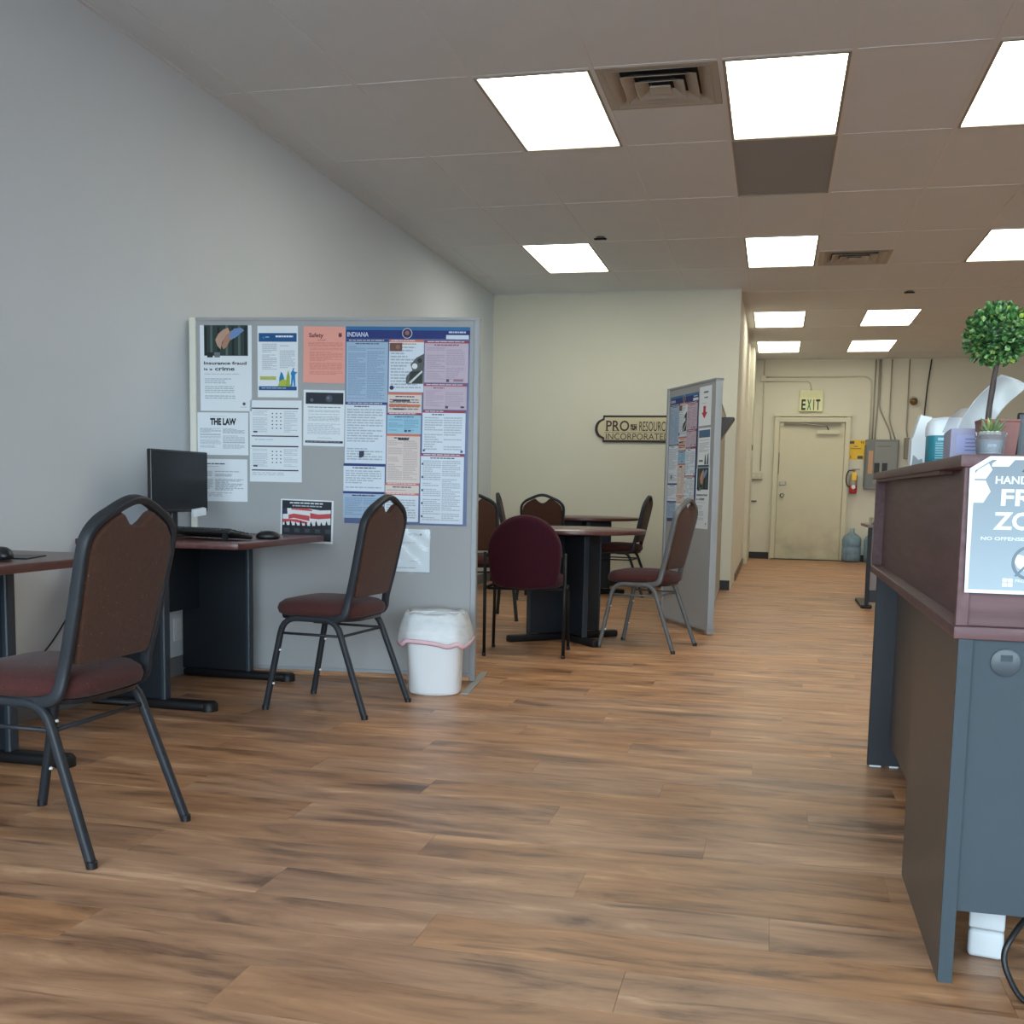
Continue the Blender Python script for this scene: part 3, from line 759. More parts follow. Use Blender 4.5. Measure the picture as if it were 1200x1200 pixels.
notice('notice', 'tall double-page notice with four black bars and small symbols', P1, .316-.03, 1.416, .275, .413,
       sum([[('R', .04, a, .94, a+.016, (40, 44, 54)), ('R', .04, b, .94, b+.014, (40, 44, 54)), ('L', .06, a+.04, .34, b-.03, 13, G2), ('L', .66, a+.04, .92, b-.03, 13, G2), ('R', .07, b-.055, .15, b-.035, (70, 76, 84))] +
            [('C', .44+.08*(i % 3), a+.07+.045*(i//3), .0035, (70, 76, 86)) for i in range(3*int((b-a-.08)/.045))] for a, b in ((.09, .43), (.555, .85))], []) + [('L', .05, .885, .93, .93, 2, G2), ('L', .1, .45, .9, .5, 2, G2)])
SALMON = mat('salmon_paper', (232, 162, 147), .6, var=.015, spec=.25)
notice('notice', 'salmon-pink notice headed Safety', P1, .602-.03, 1.786, .216, .280,
       [('T', 'Safety', .13, .19, .072, .48, (110, 52, 52), .035), ('C', .88, .155, .009, (112, 56, 54)), ('R', .845, .11, .875, .14, (112, 56, 54)), ('R', .885, .11, .915, .14, (112, 56, 54)), ('L', .34, .235, .68, .255, 1, (140, 74, 68)),
        ('L', .12, .28, .95, .36, 4, (204, 124, 110)), ('L', .15, .38, .95, .86, 22, (208, 128, 114))], SALMON, tilt=-.012)
notice('notice', 'white notice with a dark photo strip on top, below the salmon one', P1, .602-.03, 1.471, .214, .281,
       [('R', .05, .045, .97, .25, (36, 40, 52), 'photo_strip'), ('C', .62, .15, .018, (70, 76, 88)), ('C', .60, .14, .007, (110, 116, 126)), ('C', .20, .18, .009, (90, 96, 106)), ('L', .1, .30, .9, .33, 1, (96, 104, 112)), ('L', .12, .36, .88, .56, 9, G1), ('L', .1, .60, .9, .8, 8, G2), ('L', .35, .85, .7, .87, 1, G1), ('R', .05, .905, .97, .945, (40, 44, 52)), ('L', .08, .915, .9, .935, 1, (150, 156, 164), .6)], tilt=-.012)
# the big labour law poster
def labour_items(head='INDIANA'):
    q = lambda a, b, c, d: ((a-100)/870, (b-130)/1424, (c-100)/870, (d-130)/1424)
    WH = (214, 224, 234); LB = (160, 182, 204); MV = (194, 178, 192); PK = (218, 204, 198); NV = (34, 54, 112); RD = (152, 56, 78); OR = (206, 116, 92)
    it = [('R', 0, 0, 1, .018, (46, 108, 156)), ('R', 0, .018, 1, .06, (32, 46, 112)), ('T', head, .012, .051, .0225, .185, (196, 206, 226), .03),
          ('R', .81, .040, .99, .060, (214, 222, 236)), ('L', .83, .022, .99, .036, 1, (190, 200, 224), .6), ('C', .497, .033, .026, (190, 186, 180)), ('C', .497, .033, .022, (44, 46, 88)), ('C', .497, .031, .011, (150, 100, 90))]
    def pan(b, c, hd, hc, cols=2, n=None, ink_=G1):
        x0, y0, x1, y1 = q(*b); it.append(('R', x0, y0-.012, x1, y0, hd)); it.append(('R', x0, y0, x1, y1, c))
        it.append(('L', x0+.06*(x1-x0), y0-.010, x1-.1*(x1-x0), y0-.003, 1, (214, 214, 220), .6))
        n = n or max(2, int((y1-y0)*56)); g = .05*(x1-x0)
        it.append(('L', x0+.22*(x1-x0), y0+.006, x1-.22*(x1-x0), y0+.013, 1, hc, .8))
        for k in range(cols):
            a = x0+g+(x1-x0-2*g)*k/cols; bb = x0+g+(x1-x0-2*g)*(k+1)/cols-g*.6
            it.append(('L', a, y0+.022, bb, y1-.012, n, ink_, .5))
    pan((105, 240, 400, 670), LB, NV, (70, 92, 128), 2, 32, (126, 152, 184))
    pan((100, 690, 392, 1115), WH, NV, DK, 1, 20)
    pan((92, 1135, 387, 1320), WH, NV, DK, 1, 8)
    pan((90, 1336, 385, 1515), LB, NV, (40, 48, 72), 2, 10, (126, 152, 184))
    pan((408, 240, 652, 595), WH, OR, (190, 150, 60), 1, 14)
    pan((404, 615, 642, 745), PK, OR, DK, 1, 5, (120, 110, 108))
    pan((400, 760, 640, 895), (152, 194, 214), RD, (60, 96, 130), 2, 7, (110, 160, 190))
    pan((398, 912, 636, 1250), PK, OR, DK, 2, 22, (186, 172, 168))
    pan((393, 1268, 632, 1325), PK, OR, DK, 1, 3, (150, 130, 124))
    pan((390, 1340, 630, 1532), WH, OR, (150, 60, 60), 1, 8)
    pan((658, 246, 962, 525), MV, RD, (140, 70, 90), 2, 18, (172, 154, 172))
    pan((655, 550, 956, 716), MV, RD, (140, 70, 90), 2, 10, (172, 154, 172))
    pan((650, 740, 951, 1030), WH, RD, DK, 2, 14)
    pan((643, 1052, 946, 1540), WH, RD, DK, 2, 30)
    X = lambda a, b: ((a-100)/870, (b-130)/1424)
    it += [('R', *q(412, 246, 500, 305), (112, 76, 66), 'photo'), ('C', *X(470, 275), .011, (150, 104, 86)), ('P', [X(655, 320), X(600, 350), X(560, 400), (X(575, 440)), X(560, 450), X(530, 490), X(530, 535), X(650, 535)], (86, 90, 88), 'photo'),
           ('C', *X(590, 410), .014, (224, 228, 230)), ('C', *X(625, 370), .012, (40, 44, 48)), ('P', [X(560, 450), X(640, 440), X(645, 530), X(550, 530)], (48, 54, 50), 'photo'), ('P', [X(548, 528), X(640, 440), X(645, 452), X(566, 532)], (210, 214, 214), 'photo'),
           ('C', *X(430, 565), .011, (40, 48, 84)), ('R', *q(412, 683, 634, 700), (206, 118, 84)), ('R', *q(440, 650, 560, 662), (60, 60, 70)), ('R', *q(444, 712, 520, 722), (60, 60, 70)),
           ('P', [X(205, 1025), X(240, 1022), X(238, 1060), X(222, 1072), X(204, 1074)], (44, 56, 78)), ('R', *q(480, 928, 556, 940), (50, 50, 60)),
           ('C', *X(664, 1010), .006, (60, 66, 80)), ('C', *X(928, 1015), .007, (70, 90, 140))]
    for y in (1100, 1195, 1290, 1385, 1480): it.append(('R', *q(650, y, 662, y+16), (60, 68, 88)))
    it += [('R', *q(812, 500, 832, 520), (80, 66, 84)), ('R', *q(862, 500, 930, 516), (150, 110, 130)), ('R', *q(808, 690, 828, 708), (80, 66, 84)), ('R', *q(915, 692, 940, 704), (40, 40, 54)), ('R', *q(525, 866, 542, 882), (60, 80, 100)), ('R', *q(550, 868, 570, 878), (40, 50, 70))]
    return it
NAVYP = mat('navy_poster_paper', (44, 66, 122), .35, var=.03)
notice('poster', 'large multi-panel INDIANA labor law poster on a blue ground', P1, .826-.035, 1.786, .632, .985, labour_items(), NAVYP, tilt=-.006)
FLG = [('R', .025, .03, .965, .95, (34, 38, 46), 'photo'), ('L', .17, .065, .80, .115, 1, (200, 204, 210), .7), ('L', .22, .135, .78, .175, 1, (170, 176, 184), .7),
       ('P', [(.04, .22), (.14, .21), (.30, .205), (.50, .20), (.60, .215), (.75, .235), (.95, .22), (.95, .56), (.6, .6), (.04, .6)], (222, 224, 226), 'flag_field'), ('P', [(.04, .215), (.12, .21), (.13, .34), (.04, .35)], (46, 54, 84), 'flag_canton'),
       ('P', [(.15, .36), (.25, .33), (.55, .37), (.55, .49), (.25, .43), (.15, .46)], (196, 74, 78), 'flag_stripe'), ('P', [(.56, .30), (.72, .33), (.95, .30), (.95, .41), (.72, .44), (.56, .43)], (196, 74, 78), 'flag_stripe'),
       ('P', [(.2, .21), (.5, .2), (.6, .23), (.6, .26), (.4, .25), (.2, .24)], (196, 74, 78), 'flag_stripe'), ('P', [(.04, .46), (.3, .46), (.52, .52), (.5, .56), (.2, .51), (.04, .54)], (196, 74, 78), 'flag_stripe')]
for i in range(9):
    x = .07+i*.098; h = random.uniform(.47, .53)
    FLG.append(('P', [(x, .66), (x+.005, h+.05), (x+.02, h), (x+.035, h+.05), (x+.05, .58), (x+.04, .66)], (26, 28, 34), 'silhouette'))
    if i % 2 == 0: FLG.append(('R', x, .67, x+.10, .76, (62, 68, 76), 'photo_boots'))
notice('poster', 'flag poster with silhouetted figures, low on the partition beside the desk', P1, .486-.035, .918, .278, .222, FLG, tilt=-.02)
o = notice('notice', 'white paper in a glossy clear sleeve behind the brown chair', P1, .904-.035, .777, .362, .217,
       [('L', .70, .10, .93, .16, 2, G1), ('C', .87, .12, .004, DK), ('L', .08, .30, .8, .36, 2, G2), ('L', .08, .55, .5, .6, 2, G2), ('L', .72, .74, .90, .77, 1, G1), ('L', .08, .90, .92, .93, 1, (130, 136, 146))])
sl = MB().grid(lambda a, b: (-.006+a*.374, -.226+b*.232, .0035+.0012*math.sin(a*23+b*5)*math.sin(b*11)), 30, 16).build('clear_sleeve', thin_clear('sleeve_film', (250, 252, 253), .2, .03, .12), o, True)
# map pins in the corners of the boards
PIN = mat('push_pin', (222, 226, 230), .3)
# notices on the angled partition
notice('poster', 'small-looking multi-panel labor law poster on the angled partition', P2, .035, 1.70, .545, .93, labour_items(), NAVYP)
notice('notice', 'white notice with a red down arrow at the top of the angled partition', P2, .592, 1.728, .215, .272,
       [('L', .35, .13, .82, .19, 1, DK, .7), ('L', .42, .27, .70, .32, 1, DK, .7), ('L', .25, .42, .8, .45, 1, G1), ('P', [(.36, .50), (.56, .50), (.56, .66), (.70, .66), (.46, .82), (.24, .66), (.36, .66)], (184, 44, 60), 'arrow')])
notice('notice', 'white notice with a blue heading band below the red arrow notice', P2, .600, 1.440, .213, .276,
       [('R', .04, .05, .96, .24, (72, 106, 138)), ('L', .3, .1, .9, .16, 1, (196, 208, 218), .7), ('L', .1, .30, .9, .62, 9, G1), ('R', .1, .8, .45, .85, (120, 120, 100)), ('P', [(.56, .92), (.6, .7), (.66, .66), (.72, .92)], (66, 84, 96)), ('P', [(.76, .92), (.82, .68), (.9, .62), (.92, .92)], (66, 84, 96)), ('R', .03, .93, .97, .99, (72, 92, 112))])
notice('poster', 'insurance fraud poster with a dark photo, lowest on the angled partition', P2, .585, 1.162, .235, .425, fraud_items())
# wire and acrylic literature holder on the passage side of the tan partition
t = thing('literature_holder', 'dark brochure holder hooked on the edge of the angled partition', 'brochure holder', (-.455, 8.55, 1.36), 0)
MB().prism([(0, 0), (.012, 0), (.13, .19), (.13, .20), (0, .20)], -.11, .11, Matrix(((1, 0, 0, 0), (0, 0, 1, 0), (0, 1, 0, 0), (0, 0, 0, 1))), .003).build('pocket', mat('dark_brown_plastic', (58, 50, 46), .4), t)
MB().tube([(.008, .08, .18), (.008, .08, .33), (.018, .08, .35), (.03, .08, .33)], .004, 6).build('hook', BLACKM, t, True)
MB().box((.01, -.09, .02), (.016, .09, .30)).build('leaflet', PAPER, t)

# ------------------------------------------------------------------ wastebasket with liner
t = thing('wastebasket', 'white plastic wastebasket with a clear liner and red drawstring beside the partition', 'wastebasket', (-1.565, 4.985, 0), math.radians(8))
MB().lathe([(.80, 0), (.88, .008), (.90, .02), (1.0, .36), (1.05, .372), (1.05, .384), (.98, .384), (.97, .36), (.86, .02)], 40, (0, 0, 0), .138, .112, 0, .62).build('bin', WHITEP, t, 40)
def liner(a, b):
    th = 2*PI*a; cx, sn = math.cos(th), math.sin(th); e = .62
    cx = math.copysign(abs(cx)**e, cx); sn = math.copysign(abs(sn)**e, sn)
    wob = math.sin(th*3+1)*.5+math.sin(th*7+2)*.35+math.sin(th*11)*.25
    if b < .22:
        k = b/.22; R_ = .80+.22*k; z = .26+.135*k; j = .005
    else:
        k = (b-.22)/.78; R_ = 1.05+.20*math.sin(k*1.7)+.05*k; z = .398-.150*k+.018*wob*k; j = .010*k+.004
    rr = R_+wob*j*3
    return (.138*rr*cx, .112*rr*sn*(.97), z+.004*math.sin(th*9)*(1-abs(.3-b)))
LINER = thin_clear('bin_liner', (250, 252, 253), .12, .42, .25)
MB().grid(liner, 72, 18).build('liner', LINER, t, True)
ds = [Vector(liner(i/72, 1.))*1.0 for i in range(72)]
m = MB().tube([(p.x*1.01, p.y*1.01, p.z+.006) for p in ds], .0016, 6, .011, closed=True, upv=(1, 0, 0)); m.build('drawstring', mat('red_drawstring', (226, 186, 194), .5), t, True)

# ------------------------------------------------------------------ carved sign on the back wall
t = thing('carved_sign', 'cream plaque with dark border reading PRO RESOURCES INCORPORATED on the back wall', 'sign', (-1.39, YB, 1.632), 0)
def plaque(w_, h_, r):
    hw, hh = w_/2, h_/2
    pts = []
    rr = hh*.72
    right = [(hw-r, hh), (hw-r, hh*.78)]+[(hw-r+rr*.85*math.cos(a), rr*math.sin(a)) for a in [PI/2-PI*i/14 for i in range(1, 14)]]+[(hw-r, -hh*.78), (hw-r, -hh)]
    return right+[(-x, -y) for x, y in right]
Ms = Matrix(((1, 0, 0, 0), (0, 0, -1, 0), (0, 1, 0, 0), (0, 0, 0, 1)))
MB().prism(plaque(.92, .275, .085), .002, .022, Ms, .003).build('border', mat('dark_brown_paint', (44, 32, 28), .5), t)
MB().prism(plaque(.885, .232, .085), .02, .028, Ms, .003).build('face', mat('sign_cream', (204, 194, 160), .6), t)
SG = mat('sign_brown', (66, 48, 38), .5)
def sgn(body, x, z, h, x1, bold=0.):
    me = text_mesh(body, h, x1-x, bold, .0015); me.materials.append(SG)
    o = link('lettering', me, t, (x, -.030, z), (PI/2, 0, 0)); return o
sgn('PRO', -.340, -.022, .105, -.100, .02)
m = MB()
for x, wd in ((-.346, .036), (-.262, .036)):     # serifs of the P and R
    m.box((x, -.0315, -.022), (x+wd, -.0285, -.017)); m.box((x, -.0315, .078), (x+wd*.6, -.0285, .083))
m.build('serif', SG, t)['kind'] = 'stuff'
m = MB(); m.box((-.086, -.0315, -.016), (-.022, -.0285, .046)); m.build('logo_block', SG, t)
m = MB()
for i, j, a, b in ((0, 0, .3, .25), (1, 1, .25, .4), (2, 0, .3, .3), (0, 1, .2, .2), (2, 2, .4, .2), (1, 2, .2, .3)):
    m.box((-.081+i*.020, -.0325, -.011+j*.020), (-.081+i*.020+.012, -.031, -.011+j*.020+.009))
m.build('logo_windows', mat('sign_cream', (204, 194, 160), .6), t)['kind'] = 'stuff'
sgn('RESOURCES', .004, -.022, .098, .330, .004)
sgn('INCORPORATED', -.340, -.110, .064, .318, -.004)
m = MB(); m.box((-.355, -.0300, -.038), (.355, -.0285, -.035)); m.build('rule', SG, t)

# ------------------------------------------------------------------ end wall: exit door and fittings
d = bpy.data.objects.new('door_1', None); COL.objects.link(d); struct(d, 'cream steel exit door with scuffed lower half')
DX0, DX1 = .03, .98
def door_leaf_mat():
    m = mat('exit_door_paint', (202, 198, 172), .5, var=.03, scale=6); nt = m.node_tree; N = nt.nodes; Lk = nt.links
    p = N['Principled BSDF']; src = p.inputs['Base Color'].links[0].from_socket
    g = N.new('ShaderNodeTexCoord'); sp = N.new('ShaderNodeSeparateXYZ'); Lk.new(g.outputs['Object'], sp.inputs[0])
    mr = N.new('ShaderNodeMapRange'); mr.inputs['From Min'].default_value = .85; mr.inputs['From Max'].default_value = .12
    Lk.new(sp.outputs[2], mr.inputs['Value'])
    nz = N.new('ShaderNodeTexNoise'); nz.inputs['Scale'].default_value = 3.2; nz.inputs['Detail'].default_value = 5
    Lk.new(g.outputs['Object'], nz.inputs['Vector'])
    rp = N.new('ShaderNodeValToRGB'); rp.color_ramp.elements[0].position = .45; rp.color_ramp.elements[1].position = .75; Lk.new(nz.outputs['Fac'], rp.inputs[0])
    mu = N.new('ShaderNodeMath'); mu.operation = 'MULTIPLY'; Lk.new(mr.outputs[0], mu.inputs[0]); Lk.new(rp.outputs[0], mu.inputs[1])
    mx = N.new('ShaderNodeMix'); mx.data_type = 'RGBA'; mx.inputs[7].default_value = lin((120, 112, 92))+(1,)
    m2 = N.new('ShaderNodeMath'); m2.operation = 'MULTIPLY'; m2.inputs[1].default_value = .5; Lk.new(mu.outputs[0], m2.inputs[0])
    Lk.new(m2.outputs[0], mx.inputs[0]); Lk.new(src, mx.inputs[6]); Lk.new(mx.outputs[2], p.inputs['Base Color'])
    return m
MB().box((DX0, YE-.035, .012), (DX1, YE-.002, 2.075), .003).build('door_leaf', door_leaf_mat(), d)
m = MB(); m.box((DX0-.075, YE-.075, 0), (DX0-.004, YE, 2.16), .004); m.box((DX1+.004, YE-.075, 0), (DX1+.075, YE, 2.16), .004); m.box((DX0-.004, YE-.072, 2.08), (DX1+.004, YE, 2.155), .003); m.build('door_frame', DOORP, d)
MB().box((DX0-.09, YE-.09, 2.16), (DX1+.09, YE, 2.20), .004).build('door_header', DOORP, d)
MB().box((DX0-.06, YE-.10, 0), (DX1+.06, YE, .012), .003).build('threshold', mat('dark_threshold', (58, 48, 40), .5), d)
MB().box((DX1-.40, YE-.10, 1.90), (DX1-.08, YE-.04, 1.955), .006).build('door_closer', DOORP, d)
MB().tube([(DX1-.24, YE-.075, 1.965), (DX1-.27, YE-.12, 2.02), (DX1-.62, YE-.09, 2.055)], .012, 6).build('closer_arm', CHROME, d)
MB().box((DX0+.06, YE-.09, 2.035), (DX1-.06, YE-.07, 2.075)).build('stop_bar', mat('brown_bar', (120, 110, 92), .5), d)
MB().lathe([(.034, 0), (.034, .01), (.016, .014), (.014, .04), (.026, .05), (.03, .065), (.018, .08)], 16).build('door_knob', CHROME, d, 40, loc=(DX0+.075, YE-.035, .975), rot=(PI/2, 0, 0))
MB().box((DX0+.03, YE-.055, 1.13), (DX0+.12, YE-.035, 1.185), .006).build('deadbolt_plate', CHROME, d)
MB().box((DX0+.0, YE-.05, 1.30), (DX0+.012, YE-.034, 1.62), .002).build('latch_guard', mat('brown_bar', (120, 110, 92), .5), d)

# exit sign
t = thing('exit_sign', 'cream illuminated sign box reading EXIT above the end door', 'exit sign', (.47, YE, 2.235))
MB().box((-.17, -.055, 0), (.17, 0, .315), .006).build('housing', mat('exit_cream', (214, 214, 170), .5), t)
MB().box((-.168, -.06, .008), (.168, -.054, .205), .003).build('face', mat('exit_face', (222, 226, 178), .45), t)
for i, (cch, c_) in enumerate((('E', (38, 52, 34)), ('X', (30, 120, 50)), ('I', (36, 50, 36)), ('T', (38, 52, 34)))):
    me = text_mesh(cch, .150, .014 if cch == 'I' else .062, .045, .001); me.materials.append(mat('exit_letter_%s' % cch, c_, .5))
    link('letter', me, t, (-.140+(0, .082, .172, .210)[i], -.062, .03), (PI/2, 0, 0))

def pipe(name, label, pts, r, m, cat='conduit', fil=.08, grp='conduits on the end wall'):
    o = MB().tube(fillet(pts, fil), r, 8).build(name, m, None, True); return tag(o, label, cat, grp)
YW = YE-.014
pipe('conduit', 'thin painted conduit running across above the exit sign and bending down to the electrical panel', [(-.20, YW, 2.755), (1.33, YW, 2.755), (1.335, YW, 1.83)], .011, CONDUIT, fil=.13)
pipe('conduit', 'short painted conduit bending down to the top of the exit sign', [(-.20, YW, 2.690), (.45, YW, 2.690), (.47, YW, 2.55)], .011, CONDUIT, fil=.1)
pipe('conduit', 'vertical painted conduit from the junction box down to the switch box', [(-.235, YW, 2.70), (-.225, YW, 2.2), (-.232, YW, 1.34)], .009, CONDUIT)
pipe('conduit', 'vertical painted conduit above the junction box left of the exit sign', [(-.235, YW, 3.0), (-.235, YW, 2.78)], .011, CONDUIT)
pipe('conduit', 'conduit from the ceiling straight to the left of the electrical panel', [(1.375, YW-.01, 3.0), (1.375, YW-.01, 1.83)], .011, GREY2)
pipe('conduit', 'bent conduit reaching the middle of the electrical panel', [(1.43, YW-.01, 3.0), (1.43, YW-.01, 2.35), (1.415, YW-.02, 2.0), (1.412, YW-.02, 1.83)], .011, GREY2)
pipe('conduit', 'slanting conduit splitting off towards the right of the electrical panel', [(1.45, YW-.012, 3.0), (1.45, YW-.012, 2.30), (1.62, YW-.02, 1.95), (1.64, YW-.02, 1.83)], .011, GREY2)
pipe('conduit', 'straight conduit right of the bent pair above the electrical panel', [(1.60, YW-.045, 3.0), (1.60, YW-.045, 2.1), (1.70, YW-.045, 1.83)], .010, GREY2)
pipe('conduit', 'conduit running from the ceiling to the small grey box', [(1.85, YW-.01, 3.0), (1.85, YW-.01, 2.0), (1.87, YW-.01, 1.87)], .010, GREY2)
pipe('cable', 'dark loose cable hanging from the ceiling right of the alarm bell', [(2.15, YW-.01, 3.0), (2.11, YW-.012, 2.6), (2.09, YW-.012, 2.2), (2.10, YW-.012, 1.4)], .010, BLACK, 'cable')
o = MB().box((-.045, -.05, -.045), (.045, 0, .045), .006).build('junction_box', CONDUIT, None, loc=(-.245, YE, 2.735)); tag(o, 'small square junction box left of the exit sign', 'junction box')
t = thing('switch_box', 'cream surface switch box on the wall left of the exit door', 'switch', (-.285, YE, 1.265))
MB().box((-.085, -.045, -.05), (.085, 0, .05), .005).build('box', CONDUIT, t)
MB().box((-.09, -.048, -.058), (.09, 0, -.048), .002).build('lower_lip', mat('brown_bar', (120, 110, 92), .5), t)
for x in (-.04, .04): MB().box((x-.006, -.056, -.01), (x+.006, -.044, .016), .002).build('toggle', CREAM, t)
o = MB().box((-.004, -.02, -.04), (.008, .02, .04), .002).build('light_switch', BLACK, None, loc=(-.352, 16.4, 1.66)); tag(o, 'small dark switch on the pier beside the exit wall', 'switch')
o = MB().box((-.05, -.02, -.008), (.03, 0, .008), .003).build('coat_hook', BLACKM, None, loc=(-.30, YE, .88)); tag(o, 'small dark hook on the wall below the switch box', 'hook')
# yellow sign
YEL = mat('yellow_sign', (232, 190, 30), .5, var=.02)
t = thing('caution_sign', 'yellow sign with dark print above the fire extinguisher', 'sign', (1.16, YE, 1.675))
MB().box((-.125, -.008, -.145), (.125, -.002, .145), .001).build('board', YEL, t)
m = MB(); Q = lambda x0, z0, x1, z1: m.box((x0, -.0095, z0), (x1, -.008, z1))
Q(-.11, .09, -.035, .13); Q(-.085, .012, .07, .022); Q(-.04, .045, .02, .055); Q(.02, -.135, .095, -.09); Q(.06, .10, .075, .125); Q(.09, .09, .10, .125); Q(-.085, -.125, -.075, -.085); m.build('print', BLACK, t)
# fire extinguisher
t = thing('fire_extinguisher', 'fire extinguisher with black hose and yellow tag under the yellow sign', 'fire extinguisher', (1.135, YE-.085, 1.02))
MB().lathe([(.045, 0), (.054, .01), (.056, .03), (.056, .12)], 24).build('red_base', mat('extinguisher_red', (170, 40, 40), .35), t, 40)
MB().lathe([(.056, .12), (.056, .24), (.05, .275), (.03, .30), (.02, .305)], 24).build('cylinder', mat('extinguisher_grey', (150, 140, 128), .35), t, 40)
MB().lathe([(.018, .30), (.018, .34), (.024, .345), (.024, .36), (.012, .365)], 16).build('valve', CHROME, t, 40)
MB().box((-.02, -.012, .355), (.085, .012, .375), .004).build('lever', CHROME, t)
MB().tube(smoothpath([(-.02, 0, .345), (-.07, 0, .34), (-.10, 0, .28), (-.105, 0, .2), (-.09, 0, .13), (-.06, -.02, .10)], 5), .010, 8).build('hose', BLACK, t, True)
MB().box((-.028, -.064, .20), (.036, -.060, .32), .001).build('inspection_tag', mat('yellow_tag', (240, 200, 40), .5), t)
MB().lathe([(.030, 0), (.030, .003)], 18).build('round_label', PAPER, t, loc=(.0, -.058, .10), rot=(PI/2, 0, 0))
MB().box((-.02, .05, .1), (.02, .085, .3)).build('bracket', BLACKM, t)
# electrical panel
t = thing('electrical_panel', 'grey electrical breaker panel on the end wall under the conduits', 'electrical panel', (1.52, YE, 1.46))
MB().box((-.235, -.10, -.37), (.235, 0, .365), .006).build('cabinet', GREYM, t)
MB().box((-.245, -.108, -.33), (-.215, -.02, .28), .003).build('side_flange', mat('grey_enamel_dark', (92, 94, 92), .45), t)
dd = MB().box((-.11, -.114, -.29), (.215, -.098, .33), .005).build('cover', mat('grey_enamel_light', (128, 130, 126), .45), t)
for x in (-.065, .045): MB().box((x-.038, -.1165, -.22), (x+.038, -.112, .02), .002).build('breaker_slot', mat('breaker_black', (22, 23, 26), .5), dd)
MB().box((-.19, -.104, -.14), (-.125, -.099, .20)).build('schedule_card', mat('orange_card', (190, 150, 116), .6), t)
MB().box((-.06, -.118, .255), (.12, -.112, .275), .002).build('latch', GREYM, dd)
o = MB().box((-.062, -.08, -.155), (.062, 0, .155), .006).build('grey_box', mat('grey_box_enamel', (126, 120, 106), .5), None, loc=(1.895, YE, 1.70)); tag(o, 'small tall grey utility box right of the electrical panel', 'utility box')
t = thing('alarm_bell', 'small brown round alarm device high on the end wall', 'alarm', (1.93, YE, 2.42))
MB().lathe([(.05, 0), (.05, .02), (.03, .05)], 20).build('base', CONDUIT, t, 40, rot=(PI/2, 0, 0))
MB().lathe([(.055, .0), (.05, .03), (.03, .05), (.01, .055)], 20).build('dome', mat('brown_dome', (112, 84, 44), .4), t, True, loc=(0, -.04, -.03), rot=(PI/2+.6, 0, 0))

# water bottles
WAT = thin_clear('bottle_blue', (192, 220, 238), .15, .32, .08)
def bottle(label, loc):
    t = thing('water_bottle', label, 'water bottle', loc, 0, 'large water bottles')
    MB().lathe([(.10, .0), (.132, .012), (.138, .04), (.138, .10), (.130, .115), (.138, .13), (.138, .215), (.130, .23), (.138, .245), (.138, .33), (.125, .37), (.09, .405), (.05, .43), (.034, .445), (.032, .485)], 32).build('bottle', WAT, t, True)
    MB().lathe([(.036, .475), (.036, .505), (.03, .51)], 20).build('cap', mat('cap_blue', (150, 170, 176), .4), t, 40)
    MB().lathe([(.128, .012), (.130, .09), (.128, .092)], 32).build('water', thin_clear('water_tint', (176, 204, 218), .1, .15, .05), t, True)
bottle('blue water bottle standing right beside the exit door', (1.15, YE-.17, 0))
bottle('blue water bottle half hidden behind the far desk', (1.46, YE-.19, 0))

# ------------------------------------------------------------------ reception counter (right)
t = thing('reception_counter', 'reception counter with blue-grey base, mahogany worktop and raised ledge', 'reception counter', (.36, 2.285, 0))
LX = 1.75; LY = 1.95         # outer size along x and y, local origin at the near left corner
MB().box((.006, .004, .0), (.034, .65, .710), .001).build('side_panel', TAUPE, t)
MB().box((.006, .0, .0), (.034, .004, .710), .001).build('edge_band', SLATE, t)
MB().box((.034, .012, .150), (LX, .030, .711), .001).build('end_panel', SLATE, t)
MB().box((.085, .63, .09), (.103, 1.83, .708), .001).build('modesty_panel', TAUPE, t)
MB().box((.012, 1.83, .004), (.74, 1.858, .710), .002).build('end_leg', NAVY, t)
MB().box((.02, 1.83, .0), (.06, 1.858, .006)).build('glide', WHITEP, t); MB().box((.09, 1.83, .0), (.12, 1.858, .006)).build('glide', WHITEP, t)
poly = [(-.004, -.006), (LX, -.006), (LX, .70), (.72, .70), (.72, LY), (-.004, LY)]
MB().prism(poly, .710, .736, None, .003).build('worktop', MAHOGX, t, 40)
MB().box((-.002, .0, .736), (.022, .028, 1.048), .002).build('upper_post', MAHOG, t)
MB().box((.022, .014, .736), (LX, .032, 1.048), .001).build('upper_end_panel', MAHOGX, t)
MB().box((.030, .028, .736), (.048, 1.90, 1.048), .001).build('upper_side_panel', MAHOG, t)
MB().box((-.002, 1.90, .736), (.30, 1.925, 1.048), .002).build('upper_far_panel', MAHOG, t)
poly = [(-.010, -.004), (LX, -.004), (LX, .30), (.30, .30), (.30, 1.95), (-.010, 1.95)]
MB().prism(poly, 1.048, 1.072, None, .002).build('ledge', MAHOG, t, 40)
MB().box((.0, .35, 1.040), (.028, 1.90, 1.048)).build('ledge_rail', MAHOG, t)
gm = MB().lathe([(.0285, 0), (.0285, .003), (.024, .005)], 32).build('grommet', mat('grommet_slate', (52, 61, 68), .4), t, 40, loc=(.098, .012, .665), rot=(PI/2, 0, 0))
MB().box((-.011, .003, .0045), (.011, .016, .0062)).build('grommet_flap', SLATE, gm)
MB().box((.0842, 1.02, .60), (.0856, 1.035, .66)).build('cable_slot', BLACK, t)

